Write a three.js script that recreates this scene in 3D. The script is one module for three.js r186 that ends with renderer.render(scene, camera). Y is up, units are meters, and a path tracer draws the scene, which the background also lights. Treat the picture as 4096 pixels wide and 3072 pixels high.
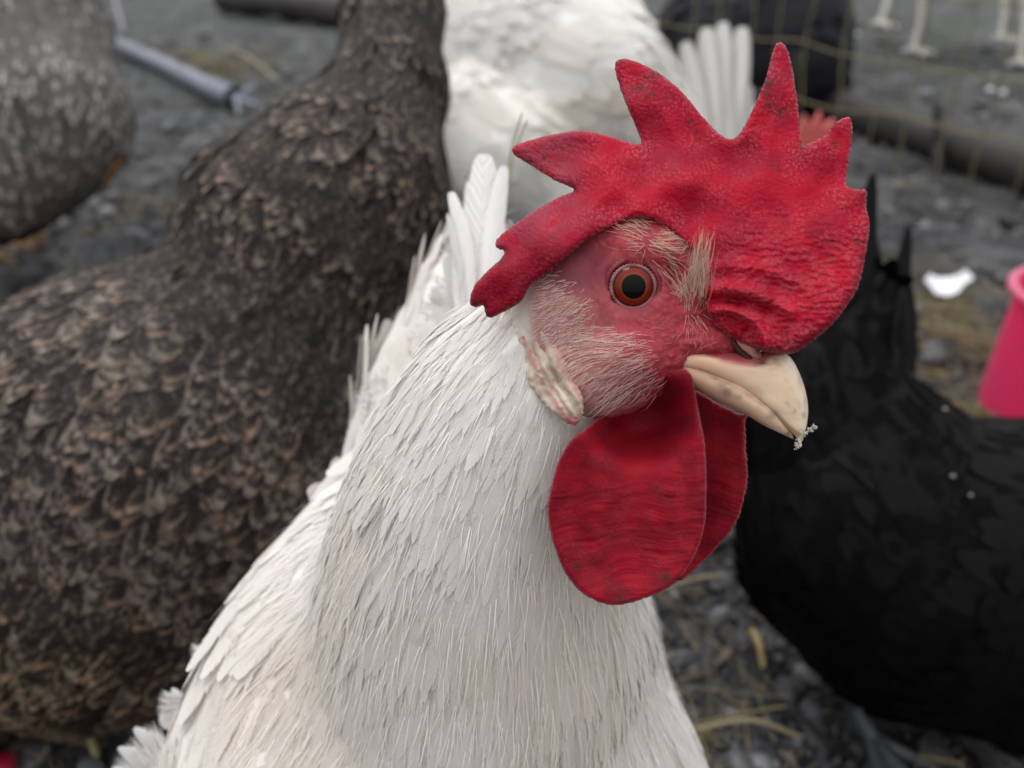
import * as THREE from 'three';
import { ImprovedNoise } from 'three/addons/math/ImprovedNoise.js';
import { mergeGeometries, mergeVertices } from 'three/addons/utils/BufferGeometryUtils.js';

// ---------------------------------------------------------------- camera, sky, sun, exposure
const scene = new THREE.Scene();
const camera = new THREE.PerspectiveCamera(45, 4 / 3, 0.02, 400);
camera.position.set(0, 0.5, 0);
camera.rotation.set(THREE.MathUtils.degToRad(-29), 0, 0);
camera.updateMatrixWorld(true);
camera.focus = 0.222;
camera.userData.fStop = 10.5;
scene.add(camera);

const renderer = new THREE.WebGLRenderer({ antialias: true });
renderer.setSize(1024, 768);
renderer.toneMapping = THREE.LinearToneMapping;
renderer.toneMappingExposure = 1.22;
renderer.shadowMap.enabled = true;

{ // overcast sky: brightest overhead, a third as bright at the horizon
  const w = 64, h = 64, d = new Float32Array(w * h * 4);
  for (let j = 0; j < h; j++) {
    const el = ((j + 0.5) / h - 0.5) * Math.PI, s = Math.sin(el);
    const L = s >= 0 ? 1.34 * (1 + 2 * s) / 3 : 0.10;
    for (let i = 0; i < w; i++) d.set(s >= 0 ? [L * 0.99, L * 1.0, L * 1.02, 1] : [L, L, L, 1], (j * w + i) * 4);
  }
  const t = new THREE.DataTexture(d, w, h, THREE.RGBAFormat, THREE.FloatType);
  t.mapping = THREE.EquirectangularReflectionMapping; t.magFilter = THREE.LinearFilter; t.minFilter = THREE.LinearFilter; t.needsUpdate = true;
  scene.background = t; scene.environment = t;
}
const sun = new THREE.DirectionalLight(new THREE.Color(1, 0.97, 0.93), 0.9);
sun.position.set(-1.2, 4, -1.6); sun.target.position.set(0, 0.2, -0.3);
sun.castShadow = true; sun.shadow.radius = 40; sun.shadow.mapSize.set(2048, 2048);
Object.assign(sun.shadow.camera, { left: -3, right: 3, top: 3, bottom: -3, near: 0.1, far: 12 });
scene.add(sun, sun.target);

// ---------------------------------------------------------------- helpers
const F = 384 / Math.tan(THREE.MathUtils.degToRad(22.5));
const V = (x, y, z) => new THREE.Vector3(x, y, z);
const CAM = camera.matrixWorld.clone();
const P = (px, py, depth) => V((px - 512) / F * depth, (384 - py) / F * depth, -depth).applyMatrix4(CAM);  // a measured point of the place, from its bearing and distance
const INV = CAM.clone().invert();
const toPix = (p) => { const q = p.clone().applyMatrix4(INV); return [512 + q.x / -q.z * F, 384 - q.y / -q.z * F, -q.z]; };
function groundAt(px, py, y = 0) { const a = camera.position, b = P(px, py, 1).sub(a); const t = (y - a.y) / b.y; return a.clone().addScaledVector(b, t); }
function rng(seed) { let s = seed >>> 0; return () => { s = (s + 0x6d2b79f5) | 0; let t = Math.imul(s ^ (s >>> 15), 1 | s); t = (t + Math.imul(t ^ (t >>> 7), 61 | t)) ^ t; return ((t ^ (t >>> 14)) >>> 0) / 4294967296; }; }
const PN = new ImprovedNoise();
const noise = (x, y, z = 0) => PN.noise(x + 100.3, y + 71.7, z + 33.1);
const fbm = (x, y, z, o = 4) => { let a = 0, w = 0.5; for (let i = 0; i < o; i++) { a += w * noise(x, y, z + i * 7.3); x *= 2.03; y *= 2.03; z *= 2.03; w *= 0.5; } return a; };
const clamp = (x, a = 0, b = 1) => Math.min(b, Math.max(a, x));
const ss = (a, b, x) => { const t = clamp((x - a) / (b - a)); return t * t * (3 - 2 * t); };
const lerp = (a, b, t) => a + (b - a) * t;
const mixc = (a, b, t) => [lerp(a[0], b[0], t), lerp(a[1], b[1], t), lerp(a[2], b[2], t)];
function hash2(i, j) { let h = Math.imul(i, 374761393) ^ Math.imul(j, 668265263); h = Math.imul(h ^ (h >>> 13), 1274126177); h ^= h >>> 16; return (h >>> 0) / 4294967296; }
function worley(x, y) { // distance to the nearest and the second nearest seed
  const ix = Math.floor(x), iy = Math.floor(y); let a = 9, b = 9;
  for (let i = -1; i < 2; i++) for (let j = -1; j < 2; j++) {
    const cx = ix + i + 0.15 + 0.7 * hash2(ix + i, iy + j), cy = iy + j + 0.15 + 0.7 * hash2(iy + j + 917, ix + i - 331);
    const d = Math.hypot(cx - x, cy - y); if (d < a) { b = a; a = d; } else if (d < b) b = d;
  }
  return [a, b];
}
const used = {};
function numbered(n) { used[n] = (used[n] ?? -1) + 1; return used[n] ? n + '_' + String(used[n]).padStart(3, '0') : n; }
function tag(o, label, category, group, kind) { if (label) o.userData.label = label; if (category) o.userData.category = category; if (group) o.userData.group = group; if (kind) o.userData.kind = kind; return o; }
function thing(name, base, label, category, group) { const g = new THREE.Group(); g.name = numbered(name); g.position.copy(base); scene.add(g); return tag(g, label, category, group); }
function part(name, geo, m, parent, local = false) {   // geo in the world's axes unless local: moved to the thing's base
  let b = V(0, 0, 0); for (let o = parent; o && o !== scene; o = o.parent) b.add(o.position);
  if (!local) geo.translate(-b.x, -b.y, -b.z);
  const o = new THREE.Mesh(geo, m); o.name = name; o.castShadow = o.receiveShadow = true; (parent ?? scene).add(o); return o;
}
function solo(name, geo, m, label, category, group, kind) { // a thing that is one mesh, with its origin at its own base
  geo.computeBoundingBox(); const bb = geo.boundingBox, c = V((bb.min.x + bb.max.x) / 2, bb.min.y, (bb.min.z + bb.max.z) / 2);
  geo.translate(-c.x, -c.y, -c.z); const o = new THREE.Mesh(geo, m); o.position.copy(c); o.name = numbered(name); o.castShadow = o.receiveShadow = true; scene.add(o); return tag(o, label, category, group, kind);
}
const std = (o) => new THREE.MeshStandardMaterial({ side: THREE.DoubleSide, ...o });
const phy = (o) => new THREE.MeshPhysicalMaterial({ side: THREE.DoubleSide, ...o });
const rgb = (r, g, b) => new THREE.Color().setRGB(r, g, b);
function paint(geo, fn) { // vertex colours: the thing's own pigment
  const p = geo.attributes.position, c = new Float32Array(p.count * 3);
  for (let i = 0; i < p.count; i++) c.set(fn(p.getX(i), p.getY(i), p.getZ(i), i), i * 3);
  geo.setAttribute('color', new THREE.BufferAttribute(c, 3)); return geo;
}
function bare(geo) { const g = geo.index ? geo : mergeVertices(geo); for (const k of Object.keys(g.attributes)) if (!['position', 'normal', 'color'].includes(k)) g.deleteAttribute(k); return g; }

// surface nets: a closed surface where f changes sign, on a grid of cells of size c between lo and hi
function surfaceNet(f, lo, hi, c) {
  const nx = Math.ceil((hi[0] - lo[0]) / c) + 1, ny = Math.ceil((hi[1] - lo[1]) / c) + 1, nz = Math.ceil((hi[2] - lo[2]) / c) + 1;
  const g = new Float32Array(nx * ny * nz), at = (i, j, k) => (k * ny + j) * nx + i;
  for (let k = 0; k < nz; k++) for (let j = 0; j < ny; j++) for (let i = 0; i < nx; i++) g[at(i, j, k)] = f(lo[0] + i * c, lo[1] + j * c, lo[2] + k * c);
  const id = new Int32Array(nx * ny * nz).fill(-1), pos = [], idx = [];
  const E = [[0, 0, 0, 1, 0, 0], [0, 1, 0, 1, 1, 0], [0, 0, 1, 1, 0, 1], [0, 1, 1, 1, 1, 1], [0, 0, 0, 0, 1, 0], [1, 0, 0, 1, 1, 0], [0, 0, 1, 0, 1, 1], [1, 0, 1, 1, 1, 1], [0, 0, 0, 0, 0, 1], [1, 0, 0, 1, 0, 1], [0, 1, 0, 0, 1, 1], [1, 1, 0, 1, 1, 1]];
  for (let k = 0; k < nz - 1; k++) for (let j = 0; j < ny - 1; j++) for (let i = 0; i < nx - 1; i++) {
    let s = 0; for (let q = 0; q < 8; q++) s += g[at(i + (q & 1), j + (q >> 1 & 1), k + (q >> 2))] < 0 ? 1 : 0;
    if (s === 0 || s === 8) continue;
    let x = 0, y = 0, z = 0, n = 0;
    for (const [a, b, cc, d, e, ff] of E) {
      const u = g[at(i + a, j + b, k + cc)], v = g[at(i + d, j + e, k + ff)]; if ((u < 0) === (v < 0)) continue;
      const t = u / (u - v); x += a + (d - a) * t; y += b + (e - b) * t; z += cc + (ff - cc) * t; n++;
    }
    id[at(i, j, k)] = pos.length / 3; pos.push(lo[0] + (i + x / n) * c, lo[1] + (j + y / n) * c, lo[2] + (k + z / n) * c);
  }
  const quad = (a, b, cc, d, flip) => { if (a < 0 || b < 0 || cc < 0 || d < 0) return; flip ? idx.push(a, cc, b, a, d, cc) : idx.push(a, b, cc, a, cc, d); };
  for (let k = 1; k < nz - 1; k++) for (let j = 1; j < ny - 1; j++) for (let i = 1; i < nx - 1; i++) {
    const s = g[at(i, j, k)] < 0;
    if (s !== (g[at(i + 1, j, k)] < 0)) quad(id[at(i, j - 1, k - 1)], id[at(i, j, k - 1)], id[at(i, j, k)], id[at(i, j - 1, k)], !s);
    if (s !== (g[at(i, j + 1, k)] < 0)) quad(id[at(i - 1, j, k - 1)], id[at(i, j, k - 1)], id[at(i, j, k)], id[at(i - 1, j, k)], s);
    if (s !== (g[at(i, j, k + 1)] < 0)) quad(id[at(i - 1, j - 1, k)], id[at(i, j - 1, k)], id[at(i, j, k)], id[at(i - 1, j, k)], !s);
  }
  const geo = new THREE.BufferGeometry(); geo.setAttribute('position', new THREE.Float32BufferAttribute(pos, 3)); geo.setIndex(idx); geo.computeVertexNormals();
  { const N = geo.attributes.normal, q = Math.floor(pos.length / 6), o = c * 0.7; let s = 0; for (let t = 0; t < pos.length / 3; t += Math.max(1, Math.floor(pos.length / 300))) { const x = pos[t * 3], y = pos[t * 3 + 1], z = pos[t * 3 + 2]; s += Math.sign(f(x + N.getX(t) * o, y + N.getY(t) * o, z + N.getZ(t) * o) - f(x - N.getX(t) * o, y - N.getY(t) * o, z - N.getZ(t) * o)); } if (s < 0) { for (let i = 0; i < idx.length; i += 3) { const t = idx[i]; idx[i] = idx[i + 1]; idx[i + 1] = t; } geo.setIndex(idx); geo.computeVertexNormals(); } }
  return geo;
}
const smin = (a, b, k) => { const h = clamp(0.5 + 0.5 * (b - a) / k); return lerp(b, a, h) - k * h * (1 - h); };

// a body as chains of balls [px, py, depth, radius in px]; each chain runs the way its feathers point
function bodyOf(chains, k = 0.02) {
  const segs = [];
  chains.forEach((c, n) => c.balls.forEach((b, i) => { if (!i) return; const a = c.balls[i - 1];
    const pa = P(a[0], a[1], a[2]), pb = P(b[0], b[1], b[2]); segs.push({ a: pa, b: pb, ra: a[3] * a[2] / F, rb: b[3] * b[2] / F, d: pb.clone().sub(pa), n, c }); }));
  for (const s of segs) { s.l2 = s.d.lengthSq(); s.u = s.d.clone().normalize(); }
  const dist = (s, x, y, z) => { const ax = x - s.a.x, ay = y - s.a.y, az = z - s.a.z; const t = clamp((ax * s.d.x + ay * s.d.y + az * s.d.z) / s.l2); return Math.hypot(ax - s.d.x * t, ay - s.d.y * t, az - s.d.z * t) - lerp(s.ra, s.rb, t); };
  const f = (x, y, z) => { let d = 1e3; for (const s of segs) d = smin(d, dist(s, x, y, z), k); return d; };
  const flow = (x, y, z) => { // direction and chain settings near a point
    const u = V(0, 0, 0); let w = 0, len = 0, wid = 0, tilt = 0;
    for (const s of segs) { const q = Math.exp(-Math.max(0, dist(s, x, y, z)) / 0.008); u.addScaledVector(s.u, q); w += q; len += q * s.c.len; wid += q * s.c.wid; tilt += q * (s.c.tilt ?? 0.1); }
    return { u: u.normalize(), len: len / w, wid: wid / w, tilt: tilt / w };
  };
  const lo = [1e3, 1e3, 1e3], hi = [-1e3, -1e3, -1e3];
  for (const s of segs) for (const [p, r] of [[s.a, s.ra], [s.b, s.rb]]) p.toArray().forEach((v, i) => { lo[i] = Math.min(lo[i], v - r - 0.012); hi[i] = Math.max(hi[i], v + r + 0.012); });
  return { f, flow, lo, hi };
}
// points spread evenly over a surface
function sprinkle(geo, n, R) {
  const p = geo.attributes.position, nn = geo.attributes.normal, ix = geo.index.array, cum = new Float64Array(ix.length / 3), a = V(), b = V(), c = V(); let t = 0;
  for (let i = 0; i < cum.length; i++) { a.fromBufferAttribute(p, ix[i * 3]); b.fromBufferAttribute(p, ix[i * 3 + 1]); c.fromBufferAttribute(p, ix[i * 3 + 2]); t += b.sub(a).cross(c.sub(a)).length(); cum[i] = t; }
  const out = [];
  for (let q = 0; q < n; q++) {
    const w = R() * t; let lo = 0, hi = cum.length - 1; while (lo < hi) { const m = (lo + hi) >> 1; cum[m] < w ? lo = m + 1 : hi = m; }
    let u = R(), v = R(); if (u + v > 1) { u = 1 - u; v = 1 - v; }
    const [i, j, k] = [ix[lo * 3], ix[lo * 3 + 1], ix[lo * 3 + 2]];
    const pt = V().fromBufferAttribute(p, i).multiplyScalar(1 - u - v).addScaledVector(a.fromBufferAttribute(p, j), u).addScaledVector(a.fromBufferAttribute(p, k), v);
    const nr = V().fromBufferAttribute(nn, i).multiplyScalar(1 - u - v).addScaledVector(a.fromBufferAttribute(nn, j), u).addScaledVector(a.fromBufferAttribute(nn, k), v).normalize();
    out.push({ p: pt, n: nr });
  }
  return out;
}

// ---------------------------------------------------------------- feathers
// one vane, 1 long (y) and 1 wide (x), cambered; the frayed outline comes from its alpha map
function vaneGeo(nx = 4, ny = 7, camber = 0.16, droop = 0.22) {
  const g = new THREE.PlaneGeometry(1, 1, nx, ny); g.translate(0, 0.5, 0); const p = g.attributes.position;
  for (let i = 0; i < p.count; i++) { const x = p.getX(i), y = p.getY(i); p.setZ(i, -camber * x * x * 0.9 + 0.18 * y - droop * y * y); }
  g.computeVertexNormals(); return g;
}
function featherMaps(seed, colour, { w = 128, h = 256, fray = 0.3, tip = 0.75, base = 0.55, down = 0.25, split = 0 } = {}) {
  const R = rng(seed), col = new Uint8Array(w * h * 4), alp = new Uint8Array(w * h * 4), bum = new Uint8Array(w * h * 4), o = R() * 50;
  const b8 = (x) => Math.round(255 * clamp(x)), srgb = (x) => x <= 0.0031308 ? 12.92 * x : 1.055 * Math.pow(x, 1 / 2.4) - 0.055;
  for (let j = 0; j < h; j++) for (let i = 0; i < w; i++) {
    const v = (j + 0.5) / h, x = ((i + 0.5) / w) * 2 - 1, u = Math.abs(x), sd = x < 0 ? 0 : 40;
    const s = v - 0.22 * u;                                                     // along one barb this stays the same
    const barb = noise(s * 90 + o, sd, o) * 0.6 + noise(s * 34 + o, sd + 3, o) * 0.6 + noise(s * 170, sd, o) * 0.45;
    const wid = Math.pow(Math.sin(Math.PI * clamp(Math.pow(v, base) * 0.985 + 0.01)), tip) * 0.93;
    let edge = wid * (1 - fray * (0.35 + 0.65 * (1 - v)) * Math.max(0, 0.35 + 0.55 * barb + 0.8 * noise(s * 240, sd, o + 2)));
    if (split) { const c = noise(s * 9 + o * 2, sd, 5); if (c > 0.30) edge *= 1 - split * ss(0.30, 0.42, c); }
    const fluff = v < down ? noise(s * 120, sd, o + 9) + noise(x * 30, v * 60, o) * 0.7 > 0.15 + (down - v) * -0.4 && u > 0.1 : false;
    const k = (j * w + i) * 4, c = colour(x, v, u / Math.max(0.05, wid), barb, s), rach = ss(0.045, 0.015, u) * (1 - v * 0.8);
    col.set([b8(srgb(c[0] * (1 - 0.04 * rach))), b8(srgb(c[1] * (1 - 0.05 * rach))), b8(srgb(c[2] * (1 - 0.09 * rach))), 255], k);
    const a = u < edge && !fluff ? 1 : 0; alp.set([a * 255, a * 255, a * 255, 255], k);
    const bb = b8(0.5 + 0.35 * barb + 0.25 * rach); bum.set([bb, bb, bb, 255], k);
  }
  const T = (d, s) => { const t = new THREE.DataTexture(d, w, h, THREE.RGBAFormat); t.magFilter = t.minFilter = THREE.LinearFilter; if (s) t.colorSpace = THREE.SRGBColorSpace; t.needsUpdate = true; return t; };
  return { map: T(col, true), alphaMap: T(alp), bumpMap: T(bum) };
}
function featherMat(seed, colour, o = {}, m = {}) { return phy({ ...featherMaps(seed, colour, o), alphaTest: 0.5, bumpScale: 0.0006, roughness: 0.75, specularIntensity: 0.3, ...m }); }
const VANES = [vaneGeo(4, 7, 0.16, 0.2), vaneGeo(4, 7, 0.24, 0.28)];
// a coat: thousands of overlapping feathers along the flow of the body (nobody could count them)
function coat(name, parent, geo, body, mats, n, seed, o = {}) {
  const R = rng(seed), base = parent.position, pts = sprinkle(geo, n, R), lists = mats.map(() => []);
  const m = new THREE.Matrix4(), X = V(), Y = V(), Z = V();
  for (const s of pts) {
    const px = toPix(s.p); if (o.keep && !o.keep(s, px, R)) continue;
    const fl = body.flow(s.p.x, s.p.y, s.p.z); let { u, len, wid, tilt } = fl;
    if (o.turn) u = o.turn(s, px, u.clone());
    Y.copy(u).addScaledVector(s.n, -u.dot(s.n)); if (Y.length() < 0.15) continue; Y.normalize();
    const k = o.size ? o.size(s, px) : 1, L = len * k * (0.75 + 0.5 * R()), W = wid * k * (0.8 + 0.4 * R());
    const sw = (R() - 0.5) * (o.swirl ?? 0.5); X.crossVectors(Y, s.n); Y.multiplyScalar(Math.cos(sw)).addScaledVector(X, Math.sin(sw));
    const tl = tilt * (0.4 + 1.2 * R()); Y.multiplyScalar(Math.cos(tl)).addScaledVector(s.n, Math.sin(tl)); X.crossVectors(Y, s.n).normalize(); Z.crossVectors(X, Y);
    const pos = s.p.clone().addScaledVector(s.n, (o.sink ?? -0.01) * L + (o.loose ?? 0.0008) * R() + (o.lift ?? 0)).addScaledVector(Y, -L * 0.35).sub(base);
    m.makeBasis(X.clone().multiplyScalar(W), Y.clone().multiplyScalar(L), Z.clone().multiplyScalar(L * (o.flat ?? 0.5))).setPosition(pos);
    const c = o.tint ? o.tint(s, px, R) : [1, 1, 1]; lists[Math.floor(R() * mats.length)].push([m.clone(), c]);
  }
  return lists.filter((l) => l.length).map((l, q) => {
    const im = new THREE.InstancedMesh(VANES[q % 2], mats[q], l.length); im.name = name; im.userData.kind = 'stuff'; im.castShadow = im.receiveShadow = true;
    l.forEach(([mm, c], i) => { im.setMatrixAt(i, mm); im.setColorAt(i, rgb(...c)); }); parent.add(im); return im;
  });
}
// one large feather, from its root along a bend to its tip, with a mesh of its own
function plume(root, tip, width, side, bend, m, parent, name) {
  const g = new THREE.PlaneGeometry(1, 1, 6, 14), p = g.attributes.position, L = root.distanceTo(tip), Y = tip.clone().sub(root).normalize(), X = side.clone().addScaledVector(Y, -side.dot(Y)).normalize(), Z = V().crossVectors(X, Y), q = V();
  for (let i = 0; i < p.count; i++) { const x = p.getX(i), y = p.getY(i) + 0.5; q.copy(root).addScaledVector(Y, y * L).addScaledVector(X, x * width).addScaledVector(Z, -x * x * width * 0.9).addScaledVector(X, bend * L * Math.sin(y * Math.PI) * 0.5).addScaledVector(Z, bend * L * y * (1 - y)); p.setXYZ(i, q.x, q.y, q.z); }
  g.computeVertexNormals(); return part(name, g, m, parent);
}

// ---------------------------------------------------------------- the ground (one sheet to the horizon)
const groundY = (x, z) => { const r = Math.hypot(x, z); const k = ss(40, 8, r);
  return k * (0.012 * fbm(x * 4, z * 4, 1, 3) + 0.034 * fbm(x * 11, z * 15, 5, 4) * ss(8, 2, r) + 0.026 * Math.max(0, fbm(x * 36, z * 42, 9, 3)) * ss(5, 1.5, r)) - 0.004; };
{
  const nx = 520, nz = 620, pos = [], col = [], idx = [], uv = [];
  for (let j = 0; j < nz; j++) for (let i = 0; i < nx; i++) {
    const a = i / (nx - 1) * 2 - 1, b = j / (nz - 1);
    const x = Math.sinh(a * 6.2) * 0.36, z = 0.8 - Math.sinh(b * 6.6) * 0.36;
    const h = groundY(x, z); pos.push(x, h, z); uv.push(x, z);
    const far = ss(1.2, 3.2, -z), wet = ss(-0.1, 0.25, fbm(x * 6, z * 6, 3, 3)), straw = ss(0.12, 0.4, fbm(x * 5 + 9, z * 5, 7, 3));
    let c = mixc([0.014, 0.013, 0.0145], [0.085, 0.084, 0.088], clamp(0.40 + fbm(x * 13, z * 20, 2, 4) * 2.6 + h * 12));
    const left = ss(0.25, -0.6, x) * ss(0.5, 1.1, -z); c = mixc(c, [0.058, 0.068, 0.084], 0.45 * wet * 0.5 + 0.4 * left * ss(-0.05, 0.3, fbm(x * 10, z * 16, 6, 3))); c = mixc(c, [0.15, 0.125, 0.07], 0.4 * straw * (1 - 0.7 * far));
    const grass = ss(0.02, 0.3, fbm(x * 3.1 + 4, z * 3.1, 8, 3)) * ss(0.3, 1.2, x) * far; c = mixc(c, [0.085, 0.12, 0.045], 0.55 * grass); if (far > 0) c = mixc(c, [0.095, 0.106, 0.095], 0.3 * far);
    const k = (0.75 + 0.5 * ss(-0.4, 0.4, noise(x * 90, z * 90))) * (0.55 + 0.8 * ss(-0.3, 0.3, fbm(x * 5.5, z * 11, 12, 3))); col.push(c[0] * k, c[1] * k, c[2] * k);
  }
  for (let j = 0; j < nz - 1; j++) for (let i = 0; i < nx - 1; i++) { const q = j * nx + i; idx.push(q, q + 1, q + nx, q + 1, q + nx + 1, q + nx); }
  const g = new THREE.BufferGeometry(); g.setAttribute('position', new THREE.Float32BufferAttribute(pos, 3)); g.setAttribute('color', new THREE.Float32BufferAttribute(col, 3)); g.setAttribute('uv', new THREE.Float32BufferAttribute(uv, 2)); g.setIndex(idx); g.computeVertexNormals();
  const n = 512, d = new Uint8Array(n * n * 4), e = new Uint8Array(n * n * 4);
  for (let j = 0; j < n; j++) for (let i = 0; i < n; i++) { const t = Math.PI * 2 / n, X = Math.cos(i * t) * 6, Y = Math.sin(i * t) * 6, Z = Math.cos(j * t) * 6, W = Math.sin(j * t) * 6;
    const v = 0.5 + 0.55 * (fbm(X * 1.7 + W, Y * 1.7 + Z, Z + W, 4)); const b = Math.round(255 * clamp(v)); d.set([b, b, b, 255], (j * n + i) * 4); const r = Math.round(255 * clamp(0.35 + 0.8 * ss(0.3, 0.62, v))); e.set([r, r, r, 255], (j * n + i) * 4); }
  const T = (a) => { const t = new THREE.DataTexture(a, n, n, THREE.RGBAFormat); t.wrapS = t.wrapT = THREE.RepeatWrapping; t.repeat.set(2.6, 2.6); t.magFilter = THREE.LinearFilter; t.needsUpdate = true; return t; };
  const o = new THREE.Mesh(g, std({ vertexColors: true, bumpMap: T(d), bumpScale: 0.012, roughnessMap: T(e), roughness: 1 })); o.name = 'ground'; o.receiveShadow = true; o.userData.kind = 'structure'; scene.add(o);
}

// ---------------------------------------------------------------- the white hen in front
const D0 = 0.22, SC = D0 / F;
const H = (px, py, z) => P(px, py, D0 - z * SC);       // a measured place on the head: z in the same small unit, towards the nearer side
const zs = (px) => (px - 640) * 0.33;                   // the middle plane of the head, which is turned a little
const hen = thing('white_hen', V(0.0, 0, -0.30), 'white hen in front with big red comb, its head turned to show one orange eye', 'hen');
const skinMat = (o = {}) => phy({ vertexColors: true, roughness: 0.5, specularIntensity: 0.22, ...o });

// points [px, py] to a closed smooth line
function outline(pts, tension = 0.5, per = 6) { const c = new THREE.CatmullRomCurve3(pts.map(([x, y]) => V(x, y, 0)), true, 'catmullrom', tension); return c.getSpacedPoints(pts.length * per).map((p) => [p.x, p.y]); }
// a fleshy blade: outline, middle surface and half thickness, rounded to nothing at its rim
function blade(poly, zmid, half, R, step, { bump = () => 0, rim = () => 0, far = 1 } = {}) {
  let x0 = 1e9, y0 = 1e9, x1 = -1e9, y1 = -1e9; for (const [x, y] of poly) { x0 = Math.min(x0, x); y0 = Math.min(y0, y); x1 = Math.max(x1, x); y1 = Math.max(y1, y); }
  x0 -= 3; y0 -= 3; const nx = Math.ceil((x1 + 3 - x0) / step), ny = Math.ceil((y1 + 3 - y0) / step), sd = new Float32Array((nx + 1) * (ny + 1));
  for (let j = 0; j <= ny; j++) for (let i = 0; i <= nx; i++) {
    const x = x0 + i * step, y = y0 + j * step; let d = 1e9, c = false;
    for (let a = 0, b = poly.length - 1; a < poly.length; b = a++) {
      const [ax, ay] = poly[a], [bx, by] = poly[b], ex = bx - ax, ey = by - ay, t = clamp(((x - ax) * ex + (y - ay) * ey) / (ex * ex + ey * ey + 1e-9)), q = (x - ax - ex * t) ** 2 + (y - ay - ey * t) ** 2; if (q < d) d = q;
      if ((ay > y) !== (by > y) && x < (bx - ax) * (y - ay) / (by - ay) + ax) c = !c;
    }
    sd[j * (nx + 1) + i] = Math.sqrt(d) * (c ? 1 : -1) + (d < 64 ? rim(x, y) : 0);
  }
  const verts = [], map = new Map(), idx = [], raw = [];
  const put = (key, x, y, d) => { if (!map.has(key)) { map.set(key, raw.length); raw.push([x, y, Math.max(0, d)]); } return map.get(key); };
  const node = (i, j) => j * (nx + 1) + i;
  const tris = [];
  for (let j = 0; j < ny; j++) for (let i = 0; i < nx; i++) {
    const C = [[i, j], [i + 1, j], [i + 1, j + 1], [i, j + 1]], P2 = [];
    for (let a = 0; a < 4; a++) {
      const [i0, j0] = C[a], [i1, j1] = C[(a + 1) % 4], n0 = node(i0, j0), n1 = node(i1, j1), d0 = sd[n0], d1 = sd[n1];
      if (d0 > 0) P2.push(put(n0, x0 + i0 * step, y0 + j0 * step, d0));
      if ((d0 > 0) !== (d1 > 0)) { const t = d0 / (d0 - d1), lo = Math.min(n0, n1), hi = Math.max(n0, n1); P2.push(put(lo + '_' + hi, x0 + (i0 + (i1 - i0) * t) * step, y0 + (j0 + (j1 - j0) * t) * step, 0)); }
    }
    for (let a = 2; a < P2.length; a++) tris.push([P2[0], P2[a - 1], P2[a]]);
  }
  const top = new Int32Array(raw.length), bot = new Int32Array(raw.length), info = [];
  raw.forEach(([x, y, d], q) => {
    const e = 1 - Math.min(d / R, 1), pr = Math.sqrt(Math.max(0, 1 - e * e)), h = half(x, y, d) * pr, z = zmid(x, y, d), bm = bump(x, y, d) * (0.25 + 0.75 * pr);
    const put3 = (zz, s) => { const p = H(x, y, zz); info.push([x, y, d, s]); verts.push(p.x, p.y, p.z); return verts.length / 3 - 1; };
    if (d <= 1e-6) top[q] = bot[q] = put3(z, 1); else { top[q] = put3(z + h + bm, 1); bot[q] = put3(z - h * far - bm * 0.5, -1); }
  });
  for (const [a, b, c] of tris) { idx.push(top[a], top[c], top[b]); idx.push(bot[a], bot[b], bot[c]); }
  const g = new THREE.BufferGeometry(); g.setAttribute('position', new THREE.Float32BufferAttribute(verts, 3)); g.setIndex(idx); g.computeVertexNormals(); g.userData.info = info; return g;
}
const shepard = (pts, soft = 300) => (x, y) => { let w = 0, s = 0; for (const [a, b, z] of pts) { const q = 1 / ((x - a) ** 2 + (y - b) ** 2 + soft); w += q * q; s += q * q * z; } return s / w; };
const lineDist = (pts, x, y) => { let d = 1e9; for (let i = 1; i < pts.length; i++) { const [ax, ay] = pts[i - 1], [bx, by] = pts[i], ex = bx - ax, ey = by - ay, t = clamp(((x - ax) * ex + (y - ay) * ey) / (ex * ex + ey * ey)); d = Math.min(d, Math.hypot(x - ax - ex * t, y - ay - ey * t)); } return d; };

// ---- the comb
const combLine = outline([[795.8, 352], [816, 338], [832.4, 324], [846.7, 305.7], [856.9, 289.5], [863, 269], [865.5, 254.9], [869, 232], [869.5, 220.3], [866, 208], [866.3, 191.5], [861, 189.5], [852.8, 188.8], [845.7, 184.7], [847.7, 167.4], [851.2, 143], [852.2, 126], [850, 118.6], [845.7, 117.6], [832.4, 124.7], [826.4, 134.9], [808, 144], [801.8, 145], [798.9, 114.5], [793.8, 77.9], [788.7, 53.5], [783.6, 44.3], [777.5, 42.9], [773, 52.4], [765.3, 79.9], [755.2, 104.3], [743, 128.8], [732.8, 139], [720.6, 134.9], [702.3, 116.5], [679.9, 90.1], [653.4, 69.8], [631, 60.2], [619.5, 59.6], [615.2, 65.7], [618.9, 84], [629, 110.4], [638.5, 133], [641, 143.5], [629, 142.5], [604.6, 134.9], [580.2, 130.8], [551.7, 134.9], [527.3, 141], [514, 146.5], [514, 154.5], [531.4, 165.4], [553.8, 179.6], [574.5, 190], [559.9, 196.9], [537.5, 209.1], [519.2, 221.3], [502.9, 233.5], [495.8, 242], [498, 248.8], [504.9, 250.8], [500.9, 258.9], [486.6, 272.2], [474.4, 286.4], [470, 300.7], [473.4, 306.8], [483.6, 305.7], [485.6, 313.9], [490.7, 317.4], [502.9, 312], [521.2, 301], [529.3, 286.4], [545.6, 274.2], [572.1, 251.8], [596.5, 233.5], [620.9, 222.3], [643.3, 217], [664, 226], [684, 244], [700, 262], [703, 284], [707, 308], [716, 326], [735, 340], [757, 349], [777, 353.5]], 0.5, 6);
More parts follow.
